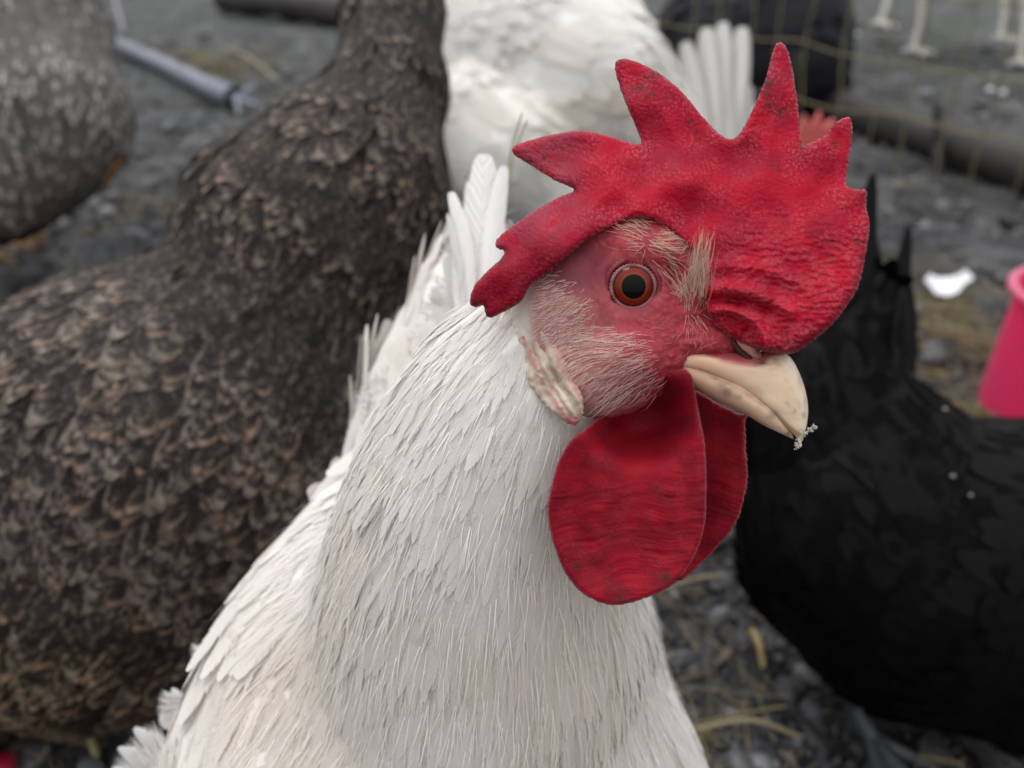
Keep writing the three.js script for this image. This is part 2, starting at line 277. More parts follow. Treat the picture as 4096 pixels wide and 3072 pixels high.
const combZ0 = shepard([[480, 305, 24], [520, 275, 38], [560, 258, 52], [600, 232, 52], [640, 215, 48], [500, 240, 8], [515, 150, -14], [560, 150, -10], [575, 190, 10], [620, 62, -24], [640, 130, -10], [640, 175, 10], [690, 120, 4], [735, 150, 18], [780, 45, 2], [780, 110, 14], [850, 120, 30], [830, 170, 34], [866, 200, 60], [868, 250, 72], [845, 305, 74], [800, 348, 72], [757, 348, 64], [735, 335, 52], [716, 320, 50], [703, 285, 50], [696, 255, 44], [760, 200, 34], [800, 260, 60], [740, 270, 52], [680, 200, 30], [610, 200, 22]], 500);
const folds = [{ p: [[706, 312], [722, 309], [740, 313], [756, 322], [764, 334], [767, 348]], w: 6, a: 9 }, { p: [[704, 292], [724, 288], [748, 291], [772, 300], [790, 312]], w: 7, a: 8 }, { p: [[712, 268], [740, 265], [770, 271], [800, 284]], w: 7, a: 3.5 }, { p: [[730, 300], [750, 303], [768, 312]], w: 4, a: -5 }, { p: [[706, 302], [722, 299], [738, 302]], w: 4, a: -7 }, { p: [[745, 334], [752, 342], [754, 350]], w: 4, a: -5 }, { p: [[784, 330], [786, 345]], w: 3.5, a: -4 }, { p: [[700, 248], [730, 235], [765, 228]], w: 12, a: 3 }];
const foldAt = (x, y) => { let s = 0; for (const f of folds) { const d = lineDist(f.p, x, y) / f.w; if (d < 3) s += f.a * Math.exp(-d * d); } return s; };
const combBump = (x, y, d) => {
  const front = ss(700, 760, x) * ss(180, 250, y), [a, b] = worley(x / 5.4 + noise(x / 13, y / 13) * 1.1, y / 4.9 + noise(x / 13, y / 13, 9) * 1.1), q0 = 0;
  const worm = noise(x / 9 + noise(x / 30, y / 30) * 2, y / 4.2, 3) * front;      // short wrinkles over the front
  const ridge = lineDist([[480, 285], [520, 240], [565, 212], [620, 192], [690, 184]], x, y) / 15;
  return (1 - a) * lerp(0.8, 1.5, ss(22, 2, d)) * (0.5 + 0.8 * clamp(0.5 + 1.4 * noise(x / 24, y / 24, 4))) + 0.5 * noise(x / 2.3, y / 2.3, 7) + worm * 1.9 + 3.2 * fbm(x / 34, y / 34, 1, 3) * 0.7 + 5 * Math.exp(-ridge * ridge) + foldAt(x, y);
};
const combGeo = blade(combLine, combZ0, (x, y, d) => lerp(lerp(7.5, 15, ss(8, 70, d)), 24, ss(690, 780, x) * ss(230, 310, y)), 9, 1.0, { bump: combBump, rim: (x, y) => 0.8 - 1.3 * worley(x / 4.3, y / 4.3)[0] + 0.5 * noise(x / 2, y / 2) });
const dirtSpots = [[640, 88, 9, 3], [651, 95, 7, 3], [690, 122, 5, 4], [696, 133, 3, 4], [700, 139, 3, 2], [768, 84, 5, 6], [766, 96, 5, 6], [770, 106, 6, 4], [780, 112, 5, 5], [803, 148, 3.5, 3], [773, 165, 4, 1.6], [779, 170, 3, 1.2], [787, 170, 2, 1.2], [857, 242, 4, 5], [862, 258, 2, 3], [836, 144, 5, 4], [544, 158, 4, 3], [532, 160, 7, 2], [498, 262, 6, 3], [474, 302, 4, 4], [487, 316, 5, 3], [836, 124, 4, 2], [747, 292, 4, 1.6], [726, 289, 3, 1.5], [716, 318, 5, 1.6], [745, 317, 3, 1.4], [620, 62, 4, 2], [660, 74, 10, 3], [797, 342, 4, 2]];
const dirtAt = (x, y) => { let s = 0; for (const [a, b, rx, ry] of dirtSpots) { const q = ((x - a) / rx) ** 2 + ((y - b) / ry) ** 2; if (q < 4) s = Math.max(s, Math.exp(-q) * ss(-0.25, 0.35, noise(x / 2.2, y / 2.2) + 0.25)); } return s; };
function combPigment(x, y, d, s) {
  let c = mixc([0.46, 0.0030, 0.024], [0.31, 0.0028, 0.023], ss(-0.3, 0.4, fbm(x / 40, y / 40, 4, 3)));
  const [a] = worley(x / 3.7 + noise(x / 11, y / 11) * 1.2, y / 3.7 + noise(x / 11, y / 11, 5) * 1.2), speck = ss(0.42, 0.12, a) * ss(-0.15, 0.45, fbm(x / 22, y / 22, 6, 3) + 0.12);      // dry pale papillae
  c = mixc(c, [0.52, 0.13, 0.16], (0.34 + 0.24 * ss(34, 6, d)) * speck);
  const front = ss(690, 740, x) * ss(225, 260, y), vein = ss(0.34, 0.06, Math.abs(noise(x / 7 + noise(x / 20, y / 20), y / 4.4, 8))) * front; c = mixc(c, [0.52, 0.11, 0.13], 0.30 * vein * ss(-0.3, 0.2, noise(x / 15, y / 15, 2)));
  c = mixc(c, [0.30, 0.05, 0.085], 0.65 * ss(610, 540, x) * ss(262, 235, y) * ss(-0.35, 0.25, fbm(x / 16, y / 16, 3, 3) + 0.1));  // mauve dry skin of the rear points
  c = mixc(c, [0.20, 0.004, 0.02], 0.6 * ss(640, 560, x) * ss(232, 262, y));
  c = mixc(c, [0.22, 0.012, 0.045], 0.55 * ss(150, 60, y) * ss(0.1, 0.5, fbm(x / 18, y / 18, 9, 3) + 0.2));                      // duskier points
  c = mixc(c, [0.42, 0.20, 0.24], 0.55 * ss(3.2, 0.4, d) * ss(0.55, 0.2, worley(x / 4.3, y / 4.3)[0]));                           // pale dry rim
  c = mixc(c, [0.045, 0.022, 0.016], 0.85 * dirtAt(x, y));
  const fine = noise(x / 1.6, y / 1.6, 11); if (fine > 0.55) c = mixc(c, [0.08, 0.02, 0.02], 0.35 * ss(200, 60, y));
  return c;
}
const skinPaint = (g, fn) => paint(g, (_x, _y, _z, i) => fn(...g.userData.info[i]));
part('comb', skinPaint(combGeo, combPigment), skinMat({ transmission: 0.2, roughness: 0.56 }), hen);

// ---- the wattles
const wattleLine = outline([[691.7, 376], [696, 397], [700.7, 422.6], [704.3, 440.7], [706, 466], [706, 496.8], [705, 522], [698.9, 545.6], [689.9, 563.7], [678, 580], [662.7, 590.8], [644.7, 598], [626.6, 603.5], [608.5, 604.4], [590.4, 598], [576, 587], [563.3, 569], [554.2, 545.6], [548.8, 522], [547.9, 505.8], [552.4, 482.3], [559.7, 458.8], [572.3, 438.9], [588.6, 426.3], [603, 413.6], [615.7, 401], [634, 388], [654, 380], [668, 373], [682.6, 369]], 0.5, 8);
const wattleWave = (x, y) => { const m = ss(460, 510, y) * 0.9 + ss(640, 690, x) * ss(420, 450, y) * 0.6; const w = y + 0.06 * (x - 600) - 0.0016 * (x - 630) ** 2 + 9 * noise(x / 44, y / 60, 2) - 14 * ss(520, 600, y) * ss(700, 580, x); return 0.45 * clamp(m) * (1.8 * noise(x / 17, y / 13, 4) + 1.0 * noise(x / 34, w / 2.0, 6) + noise(x / 30, w / 3.4, 5) * 1.3 + noise(x / 46, w / 8, 2) * 2.2 + noise(x / 14, w / 3, 8) * 0.6) * (0.4 + 0.9 * clamp(0.5 + noise(x / 26, y / 14, 7))); };
const wattleZ = (x, y, d) => { const hollow = Math.exp(-((((x - 640) / 43) ** 2 + ((y - 418) / 36) ** 2) ** 1.7)); return 44 + 14 * ss(420, 520, y) * ss(560, 640, x) - 72 * hollow - 9 * Math.exp(-(((x - 628) / 60) ** 2 + ((y - 510) / 75) ** 2)) + 8 * ss(30, 0, d) * ss(400, 440, y) - 16 * ss(600, 550, x) ; };
const wattlePig = (x, y, d, s) => { let c = mixc([0.35, 0.0042, 0.018], [0.22, 0.0036, 0.016], ss(-0.3, 0.3, fbm(x / 30, y / 30, 2, 3))); const [a] = worley(x / 3, y / 2.2); c = mixc(c, [0.36, 0.07, 0.07], 0.25 * ss(0.45, 0.1, a) * ss(-0.2, 0.3, noise(x / 20, y / 14))); c = mixc(c, [0.5, 0.17, 0.19], 0.5 * ss(2.4, 0.3, d)); if (s > 0) for (const [px, py, r] of [[656.5, 489, 2.4], [666, 577, 5], [679, 579, 3], [610, 566, 2], [577, 566, 3], [655, 560, 2], [620, 598, 4]]) { const q = Math.hypot(x - px, y - py) / r; if (q < 2) c = mixc(c, [0.04, 0.02, 0.015], 0.8 * Math.exp(-q * q)); } return c; };
const wattleMat = skinMat({ transmission: 0.28, roughness: 0.6 });
const wattleBump = (x, y, d) => wattleWave(x, y) + (1 - worley(x / 3, y / 2.2)[0]) * 0.5 + 1.2 * fbm(x / 20, y / 20, 3, 3);
part('wattle', skinPaint(blade(wattleLine, wattleZ, (x, y, d) => 4 + 4 * ss(420, 380, y), 6, 1.1, { bump: wattleBump, rim: (x, y) => 0.8 - 1.3 * worley(x / 4, y / 4)[0] }), wattlePig), wattleMat, hen);
const farLine = outline([[696, 392], [715, 402], [733.3, 411], [740, 414], [746.8, 413.6], [745, 426], [746, 451.6], [747, 478.7], [742, 505.8], [733, 527.5], [717, 547.4], [699, 565.5], [680.8, 580], [655, 586], [632, 572], [618, 540], [612, 500], [618, 460], [634, 425], [662, 400]], 0.5, 8);
part('wattle', skinPaint(blade(farLine, (x, y, d) => -58 + 14 * ss(690, 747, x) + 5 * noise(x / 40, y / 40), () => 4.5, 6, 1.2, { bump: wattleBump, rim: (x, y) => 1.4 - 2.6 * worley(x / 6, y / 6)[0] }), wattlePig), wattleMat, hen);

// ---- the beak: two lofted horny halves
function loft(rows, half, { zc, ring = 18, flat = 1, seam = 1 }) { // rows of [topx, topy, bottomx, bottomy], half depth per row
  const n = 40, pos = [], idx = [], info = [], cv = (k) => new THREE.CatmullRomCurve3(rows.map((r) => V(r[k], r[k + 1], 0)), false, 'centripetal'), A = cv(0), B = cv(2), Wc = new THREE.CatmullRomCurve3(half.map((h, i) => V(i, h, 0)), false, 'centripetal');
  for (let i = 0; i <= n; i++) { const t = i / n, a = A.getPoint(t), b = B.getPoint(t), w = Math.max(0.3, Wc.getPoint(t).y);
    for (let j = 0; j < ring; j++) { const an = j / ring * Math.PI * 2, s = -Math.cos(an), q = 0.5 + 0.5 * s, e = Math.sin(an); // s: -1 top .. 1 bottom
      const x = lerp(a.x, b.x, q), y = lerp(a.y, b.y, q), z = zc(x) + w * Math.sign(e) * Math.pow(Math.abs(e), (seam > 0 ? s > 0 : s < 0) ? 0.22 : flat); const p = H(x, y, z + 0.6 * noise(x / 12, y / 12, e)); pos.push(p.x, p.y, p.z); info.push([x, y, q, e]); } }
  for (let i = 0; i < n; i++) for (let j = 0; j < ring; j++) { const a = i * ring + j, b = i * ring + (j + 1) % ring; idx.push(a, b, a + ring, b, b + ring, a + ring); }
  const tipI = n * ring; for (let j = 1; j < ring - 1; j++) idx.push(tipI, tipI + j, tipI + j + 1);
  const g = new THREE.BufferGeometry(); g.setAttribute('position', new THREE.Float32BufferAttribute(pos, 3)); g.setIndex(idx); g.computeVertexNormals(); g.userData.info = info; return g;
}
const beakZ = (x) => 0.30 * (x - 690) + 16;
const upper = loft([[655, 352, 652, 368], [678, 350, 671, 368], [699, 348, 696, 372], [725, 350, 717, 379.5], [752, 351, 738, 390], [776, 350, 755, 400], [790, 357, 771, 412], [799.5, 373, 782, 423], [805.8, 392, 790, 431], [808.2, 409, 796, 437], [807, 424, 799, 442], [803, 440, 800, 444]], [20, 28, 32, 33, 32, 30, 27, 22, 16, 11, 7, 2], { zc: beakZ, ring: 44, flat: 0.8 });
const stains = [[727, 391, 6, 7, 0.7], [720, 385, 4, 3, 0.5], [739, 397, 3, 2.5, .6], [763, 363, 6, 3, 0.95], [777, 362, 2, 4, 0.8], [768, 374, 1.4, 1.4, .9], [770, 369, 2, 1, .6], [775, 394, 1, 1, .7], [788, 404, 1.2, 1, .8], [785.5, 412, 1.2, 1.2, .8], [794.5, 412, 1.5, 1.5, 1], [788, 407, 1, 1, .8], [799, 404, 1.5, 3, .5], [800, 381, 2, 7, .4], [805, 402, 1.6, 6, .4], [804, 415, 2, 4, .5], [774, 414, 5, 4, .55], [770, 418, 3, 2, .5], [788, 434, 3, 3, .7], [801, 433, 4, 4, .5], [715, 378, 3, 2, .5]];
const groove = [[670, 364], [699, 369.5], [719, 378], [739.5, 388.5], [756, 398.5], [772, 410.5], [788, 425], [799, 435]], cere = [[655, 362], [678, 359], [699, 354], [723, 363], [740, 366.5], [756, 368], [770, 361], [785, 351], [800, 346]];
const cereY = (x) => { for (let i = 1; i < cere.length; i++) if (x <= cere[i][0]) return lerp(cere[i - 1][1], cere[i][1], clamp((x - cere[i - 1][0]) / (cere[i][0] - cere[i - 1][0]))); return 346; };
const beakPig = (x, y, q, e) => { let c = mixc([0.66, 0.40, 0.26], [0.82, 0.61, 0.42], ss(700, 775, x + (y - 390) * 0.2)); c = mixc(c, [0.76, 0.50, 0.31], 0.5 * ss(-0.1, 0.4, fbm(x / 26, y / 26, 2, 3)));
  c = mixc(c, [0.86, 0.74, 0.58], 0.8 * ss(16, 2, Math.abs(lineDist([[784, 352], [792, 360], [801, 375], [806, 392], [808, 412], [806, 426]], x, y))));
  const below = y - (groove.length && (() => { for (let i = 1; i < groove.length; i++) if (x <= groove[i][0]) return lerp(groove[i - 1][1], groove[i][1], clamp((x - groove[i - 1][0]) / (groove[i][0] - groove[i - 1][0]))); return 440; })());
  c = mixc(c, [0.42, 0.25, 0.19], 0.55 * ss(0, 6, below) * ss(745, 705, x)); c = mixc(c, [0.60, 0.38, 0.24], 0.5 * ss(0, 5, below));
  c = mixc(c, [0.26, 0.13, 0.065], 0.75 * ss(3.6, 0.4, lineDist(groove, x, y - 0.5)) * (0.5 + 0.5 * ss(-0.3, 0.3, noise(x / 12, y / 12)))); c = mixc(c, [0.45, 0.22, 0.11], 0.35 * ss(11, 1, lineDist(groove.slice(1, 5), x, y + 4)));
  c = mixc(c, [0.34, 0.035, 0.05], 0.92 * ss(2, -4, y - cereY(x) + 1.5 * noise(x / 6, y / 6))); c = mixc(c, [0.38, 0.08, 0.08], 0.7 * ss(692, 668, x)); c = mixc(c, [0.55, 0.38, 0.3], 0.3 * ss(0.2, 0.5, noise(x / 3, y / 3, 4)));
  if (e > -0.3) for (const [px, py, rx, ry, k] of stains) { const r = ((x - px) / rx) ** 2 + ((y - py) / ry) ** 2; if (r < 4) c = mixc(c, [0.06, 0.045, 0.03], k * Math.exp(-r) * ss(-0.4, 0.2, noise(x / 3, y / 3) + 0.25)); } return c; };
const beakMat = phy({ vertexColors: true, roughness: 0.36, clearcoat: 0.25, clearcoatRoughness: 0.3 });
const beak = part('upper_beak', skinPaint(upper, beakPig), beakMat, hen);
const lower = loft([[655, 358, 672, 381], [684, 360, 694, 389], [712, 366, 716, 400.5], [738, 376, 743, 413], [758, 388, 765, 426], [776, 402, 784, 435], [788, 418, 794, 439.5]], [22, 29.5, 31, 30, 25.5, 18, 6], { zc: (x) => beakZ(x) - 0.8, ring: 40, flat: 0.75, seam: -1 });
part('lower_beak', skinPaint(lower, beakPig), beakMat, hen);

// ---- head skin, neck and body: one continuous surface
const ell = (x, y, z, cx, cy, cz, a, b, c) => { const u = (x - cx) / a, v = (y - cy) / b, w = (z - cz) / c, k = Math.hypot(u, v, w), g = Math.hypot(u / a, v / b, w / c) || 1e-9; return k * (k - 1) / g; };
const headF0 = (x, y, z) => {
  let d = ell(x, y, z, 596, 298, -12, 76, 84, 58);
  d = smin(d, ell(x, y, z, 664, 318, 8, 62, 52, 41), 20); d = smin(d, ell(x, y, z, 640, 354, 8, 60, 38, 52), 16);
  d = smin(d, ell(x, y, z, 600, 372, -8, 66, 46, 52), 20); d = smin(d, ell(x, y, z, 640, 240, 4, 60, 34, 44), 18);
  d = smin(d, ell(x, y, z, 716, 342, 24, 42, 20, 33), 14); d = smin(d, ell(x, y, z, 668, 360, 32, 22, 9, 16), 8);
  d = smin(d, ell(x, y, z, 652, 252, 38, 34, 14, 14), 14); d = smin(d, ell(x, y, z, 560, 330, -30, 60, 66, 52), 26);
  d = smin(d, ell(x, y, z, 706, 268, 24, 34, 50, 26), 14);  d = smin(d, ell(x, y, z, 540, 380, -60, 62, 70, 56), 30);
  return d;
};
const surfZ = (x, y, f = headF0) => { let z = 140; for (let i = 0; i < 200; i++) { const d = f(x, y, z); if (d < 0.3) return z; z -= Math.max(0.4, d * 0.6); if (z < -120) break; } return -120; };
const EX = 631, EY = 286.5, EZ = surfZ(EX, EY) - 14.2, ER = 27.5;
const headF = (x, y, z) => { let d = headF0(x, y, z); const r = Math.hypot(x - EX, y - EY, z - EZ), ring = Math.hypot(Math.hypot(x - EX, y - EY) - 33, (z - EZ - 12)) - 5.5; d = smin(d, ring, 8); return Math.max(d, -(Math.hypot(x - EX, (y - EY) * 1.0, z - EZ) - 26.9)) + 0.8 * noise(x / 7, y / 7, z / 7) + 1.5 * noise(x / 15, y / 7, z / 15) * ss(590, 650, x) + 1.1 * noise(x / 8 + 3, y / 4.5, z / 8) * ss(600, 640, x); };
const skinGeo = surfaceNet(headF, [484, 190, -120], [770, 436, 78], 1.9);
const headInfo = [];
{ const p = skinGeo.attributes.position; for (let i = 0; i < p.count; i++) { const x = p.getX(i), y = p.getY(i), z = p.getZ(i); headInfo.push([x, y, z]); const q = H(x, y, z); p.setXYZ(i, q.x, q.y, q.z); } const ix = skinGeo.index.array; for (let i = 0; i < ix.length; i += 3) { const t = ix[i]; ix[i] = ix[i + 1]; ix[i + 1] = t; } skinGeo.computeVertexNormals(); }
const faceRed = (x, y) => { // how bare and red the skin is
  let r = 1; r = Math.min(r, ss(520, 640, x + (y - 300) * -0.35 + 14 * noise(x / 26, y / 26))); r = Math.max(r, Math.exp(-(((x - 655) / 40) ** 2 + ((y - 345) / 22) ** 2)) * 1.0); r = Math.max(r, ss(52, 34, Math.hypot(x - 631, y - 286)) * 0.85); return clamp(r); };
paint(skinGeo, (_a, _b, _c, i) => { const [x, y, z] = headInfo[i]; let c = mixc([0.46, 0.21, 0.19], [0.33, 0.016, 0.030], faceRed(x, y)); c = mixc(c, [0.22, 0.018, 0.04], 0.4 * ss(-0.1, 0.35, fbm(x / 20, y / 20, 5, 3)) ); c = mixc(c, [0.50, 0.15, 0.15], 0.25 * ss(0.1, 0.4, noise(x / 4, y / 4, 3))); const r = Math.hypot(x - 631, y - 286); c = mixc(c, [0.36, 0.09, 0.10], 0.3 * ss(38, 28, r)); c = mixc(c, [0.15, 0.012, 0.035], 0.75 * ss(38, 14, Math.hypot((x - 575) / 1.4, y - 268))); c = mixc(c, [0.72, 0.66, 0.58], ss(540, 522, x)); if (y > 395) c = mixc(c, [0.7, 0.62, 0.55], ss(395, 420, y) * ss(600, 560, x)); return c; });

const henChains = [
  { balls: [[560, 325, 0.236, 58], [527, 388, 0.243, 76], [492, 470, 0.255, 98], [478, 560, 0.274, 125], [480, 650, 0.297, 147], [440, 790, 0.325, 172]], len: 0.024, wid: 0.0055, tilt: 0.012 },
  { balls: [[430, 540, 0.335, 80], [395, 580, 0.335, 92], [340, 680, 0.322, 112], [290, 790, 0.312, 128]], len: 0.036, wid: 0.016, tilt: 0.008 },
  { balls: [[545, 640, 0.32, 82], [530, 760, 0.315, 104], [512, 900, 0.325, 118]], len: 0.034, wid: 0.013, tilt: 0.008 },
  { balls: [[440, 560, 0.36, 100], [438, 470, 0.362, 66], [440, 400, 0.365, 56], [468, 300, 0.37, 36], [478, 262, 0.372, 22]], len: 0.034, wid: 0.016, tilt: 0.16 },
  { balls: [[470, 820, 0.34, 230], [450, 900, 0.38, 210]], len: 0.035, wid: 0.02 },
];
const henBody = bodyOf(henChains, 0.027);
const trunk = surfaceNet((x, y, z) => henBody.f(x, y, z) - 0.0004 + 0.0006 * noise(x * 90, y * 60, z * 90), henBody.lo, henBody.hi, 0.0035);
const stain = (p, px, R) => { const d = ss(-0.12, 0.4, fbm(p.p.x * 24, p.p.y * 15, p.p.z * 24, 3) + 0.14), front = ss(0.0, 0.6, p.n.z + 0.1), spot = Math.exp(-(((px[0] - 500) / 60) ** 2 + ((px[1] - 420) / 55) ** 2)); const k = clamp(d * front * (0.45 + 0.55 * ss(420, 640, px[1])) + 0.55 * spot * d + 0.25 * front * ss(480, 560, px[0])); const b = 0.95 + 0.06 * R(); return mixc([b, b * 0.978, b * 0.965], [0.82, 0.735, 0.65], 0.55 * k); };
paint(trunk, (x, y, z, i) => { const N = trunk.attributes.normal, p = V(x, y, z); return stain({ p, n: V(N.getX(i), N.getY(i), N.getZ(i)) }, toPix(p), () => 0.5).map((v, q) => v * [0.90, 0.88, 0.855][q]); });
const wholeBody = mergeGeometries([bare(trunk.clone()), bare(skinGeo.clone())]);
part('body', wholeBody, std({ vertexColors: true, roughness: 0.7 }), hen);

// plumage
const whiteVane = (x, v, e, barb) => { const k = 0.965 + 0.03 * barb; return [0.905 * k, 0.885 * k, 0.86 * k]; };
const soft = { transmission: 0.26, bumpScale: 0.00012, specularIntensity: 0.15 };
const hackleMats = [featherMat(11, whiteVane, { fray: 0.95, tip: 0.6, base: 0.6, down: 0.1 }, soft), featherMat(12, whiteVane, { fray: 0.95, tip: 0.7, base: 0.65, down: 0.1, split: 0.3 }, soft)];
const bodyMats = [featherMat(13, whiteVane, { fray: 0.8, tip: 0.42, base: 0.62, down: 0.1 }, soft), featherMat(14, whiteVane, { fray: 0.9, tip: 0.5, base: 0.7, down: 0.1, split: 0.2 }, soft)];
const onNeck = (s) => { const p = toPix(s.p); return p; };
const neckSide = (px) => px[1] < 640 && px[0] > 300;
const hackleKeep = (s, px, R) => { if (px[2] < 0.245 && lineDist([[530, 328], [544, 372], [574, 416]], px[0], px[1]) < 13 + 4 * R()) return false; if (px[1] < 300 && px[0] > 540) return false; if (px[0] > 560 && px[1] < 420 && px[2] < 0.235 && px[0] > 540 + (px[1] - 300) * 0.35) return false; return true; };
const neckBody = bodyOf([henChains[0]], 0.02);
const neckSurf = surfaceNet(neckBody.f, neckBody.lo, neckBody.hi, 0.004);
const trunkAll = trunk.clone();
coat('neck_hackle', hen, trunkAll, { flow: (x, y, z) => { const a = neckBody.flow(x, y, z), b = henBody.flow(x, y, z), k = ss(0.004, 0.016, neckBody.f(x, y, z)); a.u.lerp(b.u, k).normalize(); return a; } }, hackleMats, 21000, 21, { flat: 0.12, loose: 0.0004, sink: -0.017, keep: (s, px, R) => hackleKeep(s, px, R) && neckBody.f(s.p.x, s.p.y, s.p.z) < 0.004 + 0.014 * R() && px[1] < 1000, tint: stain, size: (s, px) => lerp(0.45, 1.15, ss(300, 620, px[1])), swirl: 0.45, lift: 0.0004 });
coat('body_feathers', hen, trunk, henBody, bodyMats, 2200, 22, { flat: 0.10, loose: 0.0005, sink: -0.010, keep: (s, px) => neckBody.f(s.p.x, s.p.y, s.p.z) > 0.003 && px[1] < 1100, tint: stain, swirl: 0.4 });

let looseBarbs = [];
// fine loose barbs over the plumage: hair-thin, lying along it
{
  const R = rng(23), L = [];
  for (const [surf, bd, n, nk] of [[trunkAll, neckBody, 22000, true]]) for (const s of sprinkle(surf, n, R)) {
    const px = toPix(s.p); if (!hackleKeep(s, px, R) || px[1] > 900) continue; if (neckBody.f(s.p.x, s.p.y, s.p.z) > 0.02) continue;
    const u = bd.flow(s.p.x, s.p.y, s.p.z).u, d = u.addScaledVector(s.n, -u.dot(s.n)); if (d.length() < 0.2) continue; d.normalize();
    const side = V().crossVectors(d, s.n), a = 0.28 * (R() + R() - 1); d.multiplyScalar(Math.cos(a)).addScaledVector(side, Math.sin(a)).addScaledVector(s.n, 0.025 * R()).normalize();
    const k = lerp(0.5, 1.1, ss(300, 560, px[1])), st = ss(-0.1, 0.4, fbm(s.p.x * 30, s.p.y * 30, s.p.z * 30, 3)), b = 0.86 + 0.14 * R();
    L.push([s.p.clone().addScaledVector(s.n, 0.0003), d, s.n, (0.007 + 0.010 * R()) * k, 0.00016 + 0.00030 * R() * R(), ((t) => t.map((v, q) => v * [0.90, 0.88, 0.855][q] * (0.93 + 0.10 * R())))(stain(s, px, () => 0.5)) ?? mixc([0.84 * b, 0.875 * b, 0.84 * b], [0.66, 0.56, 0.46], 0.5 * st * R()), 0.10]);
  }
  looseBarbs = L;
}

// fine loose hair-like feathers of the face (stuff): short bent slivers on the skin
function slivers(list, m, parent, name) { // list of [root, dir, normal, length, width, colour]
  const pos = [], col = [], idx = [];
  for (const [r, d, n, L, w, c, bend] of list) {
    const s = V().crossVectors(d, n).normalize(), k = pos.length / 3;
    for (let i = 0; i < 4; i++) { const t = i / 3, q = r.clone().addScaledVector(d, L * t).addScaledVector(n, (bend ?? 0.18) * L * Math.sin(t * Math.PI * 0.8)), ww = w * (1 - t) ** 0.6 * 0.5 + 2e-6; for (const e of [-1, 1]) { pos.push(q.x + s.x * ww * e, q.y + s.y * ww * e, q.z + s.z * ww * e); col.push(...c); } if (i) { const a = k + i * 2; idx.push(a - 2, a - 1, a, a - 1, a + 1, a); } }
  }
  const g = new THREE.BufferGeometry(); g.setAttribute('position', new THREE.Float32BufferAttribute(pos, 3)); g.setAttribute('color', new THREE.Float32BufferAttribute(col, 3)); g.setIndex(idx); g.computeVertexNormals();
  const o = part(name, g, m, parent); o.userData.kind = 'stuff'; return o;
}
{
  const R = rng(31), L = [], ctrl = [[560, 300, 150], [600, 345, 172], [640, 372, 165], [640, 395, 155], [560, 360, 120], [575, 330, 165], [660, 235, 20], [685, 275, 68], [700, 330, 75], [698, 245, -86], [698, 275, -88], [698, 298, -92], [650, 225, 195], [620, 232, 190], [600, 400, 150], [720, 350, 180], [662, 345, 178]];
  const ang = (x, y) => { let a = 0, b = 0; for (const [cx, cy, d] of ctrl) { const w = 1 / ((x - cx) ** 2 + (y - cy) ** 2 + 60) ** 1.5, r = d * Math.PI / 180; a += w * Math.cos(r); b += w * Math.sin(r); } return Math.atan2(b, a); };
  const pt = (x, y) => H(x, y, surfZ(x, y, headF) + 0.4);
  const put = (x, y, len, w, c, spread = 0.25, lift = 0.25, up = 0) => {
    const a = ang(x, y) + (R() - 0.5) * 2 * spread, p = pt(x, y), q = pt(x + 4 * Math.cos(a), y + 4 * Math.sin(a)), q2 = pt(x - 4 * Math.sin(a), y + 4 * Math.cos(a)), d = q.sub(p), n = V().crossVectors(d, q2.sub(p)).normalize();
    if (n.z < 0) n.negate(); d.normalize().addScaledVector(n, lift * R()).normalize(); L.push([p.addScaledVector(n, up * SC), d, n, len * SC * (0.6 + 0.7 * R()), w * SC, c]);
  };
  const pale = () => { const k = 0.75 + 0.35 * R(); return [0.70 * k, 0.50 * k, 0.45 * k]; }, tan = () => { const k = 0.6 + 0.5 * R(); return [0.62 * k, 0.40 * k, 0.30 * k]; };
  const inPoly = (P2, x, y) => { let c = false; for (let a = 0, b = P2.length - 1; a < P2.length; b = a++) { const [ax, ay] = P2[a], [bx, by] = P2[b]; if ((ay > y) !== (by > y) && x < (bx - ax) * (y - ay) / (by - ay) + ax) c = !c; } return c; };
  const fill = (poly, n, len, w, c, spread, lift, up) => { const xs = poly.map((p) => p[0]), ys = poly.map((p) => p[1]); for (let i = 0, g = 0; i < n && g < 99999; g++) { const x = lerp(Math.min(...xs), Math.max(...xs), R()), y = lerp(Math.min(...ys), Math.max(...ys), R()), j = 14 * (up ? 0.15 : 1); if (!inPoly(poly, x + j * (R() + R() - 1), y + j * (R() + R() - 1))) continue; i++; put(x, y, len, w, c(), spread, lift, up); } };
  fill([[548, 268], [585, 300], [596, 330], [575, 352], [540, 335], [532, 300]], 460, 12, 0.38, pale, 0.45, 0.12);          // behind the eye
  fill([[582, 325], [612, 330], [650, 345], [660, 368], [600, 410], [568, 380], [560, 345]], 560, 16, 0.36, pale, 0.26, 0.10);      // ear coverts
  fill([[600, 395], [655, 375], [672, 372], [650, 390], [600, 412]], 80, 22, 0.7, pale, 0.2, 0.15);
  fill([[612, 222], [650, 212], [684, 238], [700, 280], [706, 325], [694, 330], [676, 290], [660, 258], [630, 238]], 440, 16, 0.45, tan, 0.32, 0.12);  // brow and lore
  fill([[690, 300], [704, 300], [705, 262], [693, 262]], 130, 30, 0.5, tan, 0.16, 0.10, 14);                                             // tuft in front of the brow
  fill([[640, 318], [690, 320], [735, 350], [690, 362], [650, 350]], 60, 8, 0.9, () => [0.42, 0.10, 0.10], 0.3, 0.2);
  slivers(L, std({ vertexColors: true, roughness: 0.8 }), hen, 'face_feathers');
  slivers(looseBarbs, phy({ vertexColors: true, roughness: 0.8, specularIntensity: 0.2 }), hen, 'loose_barbs');
}
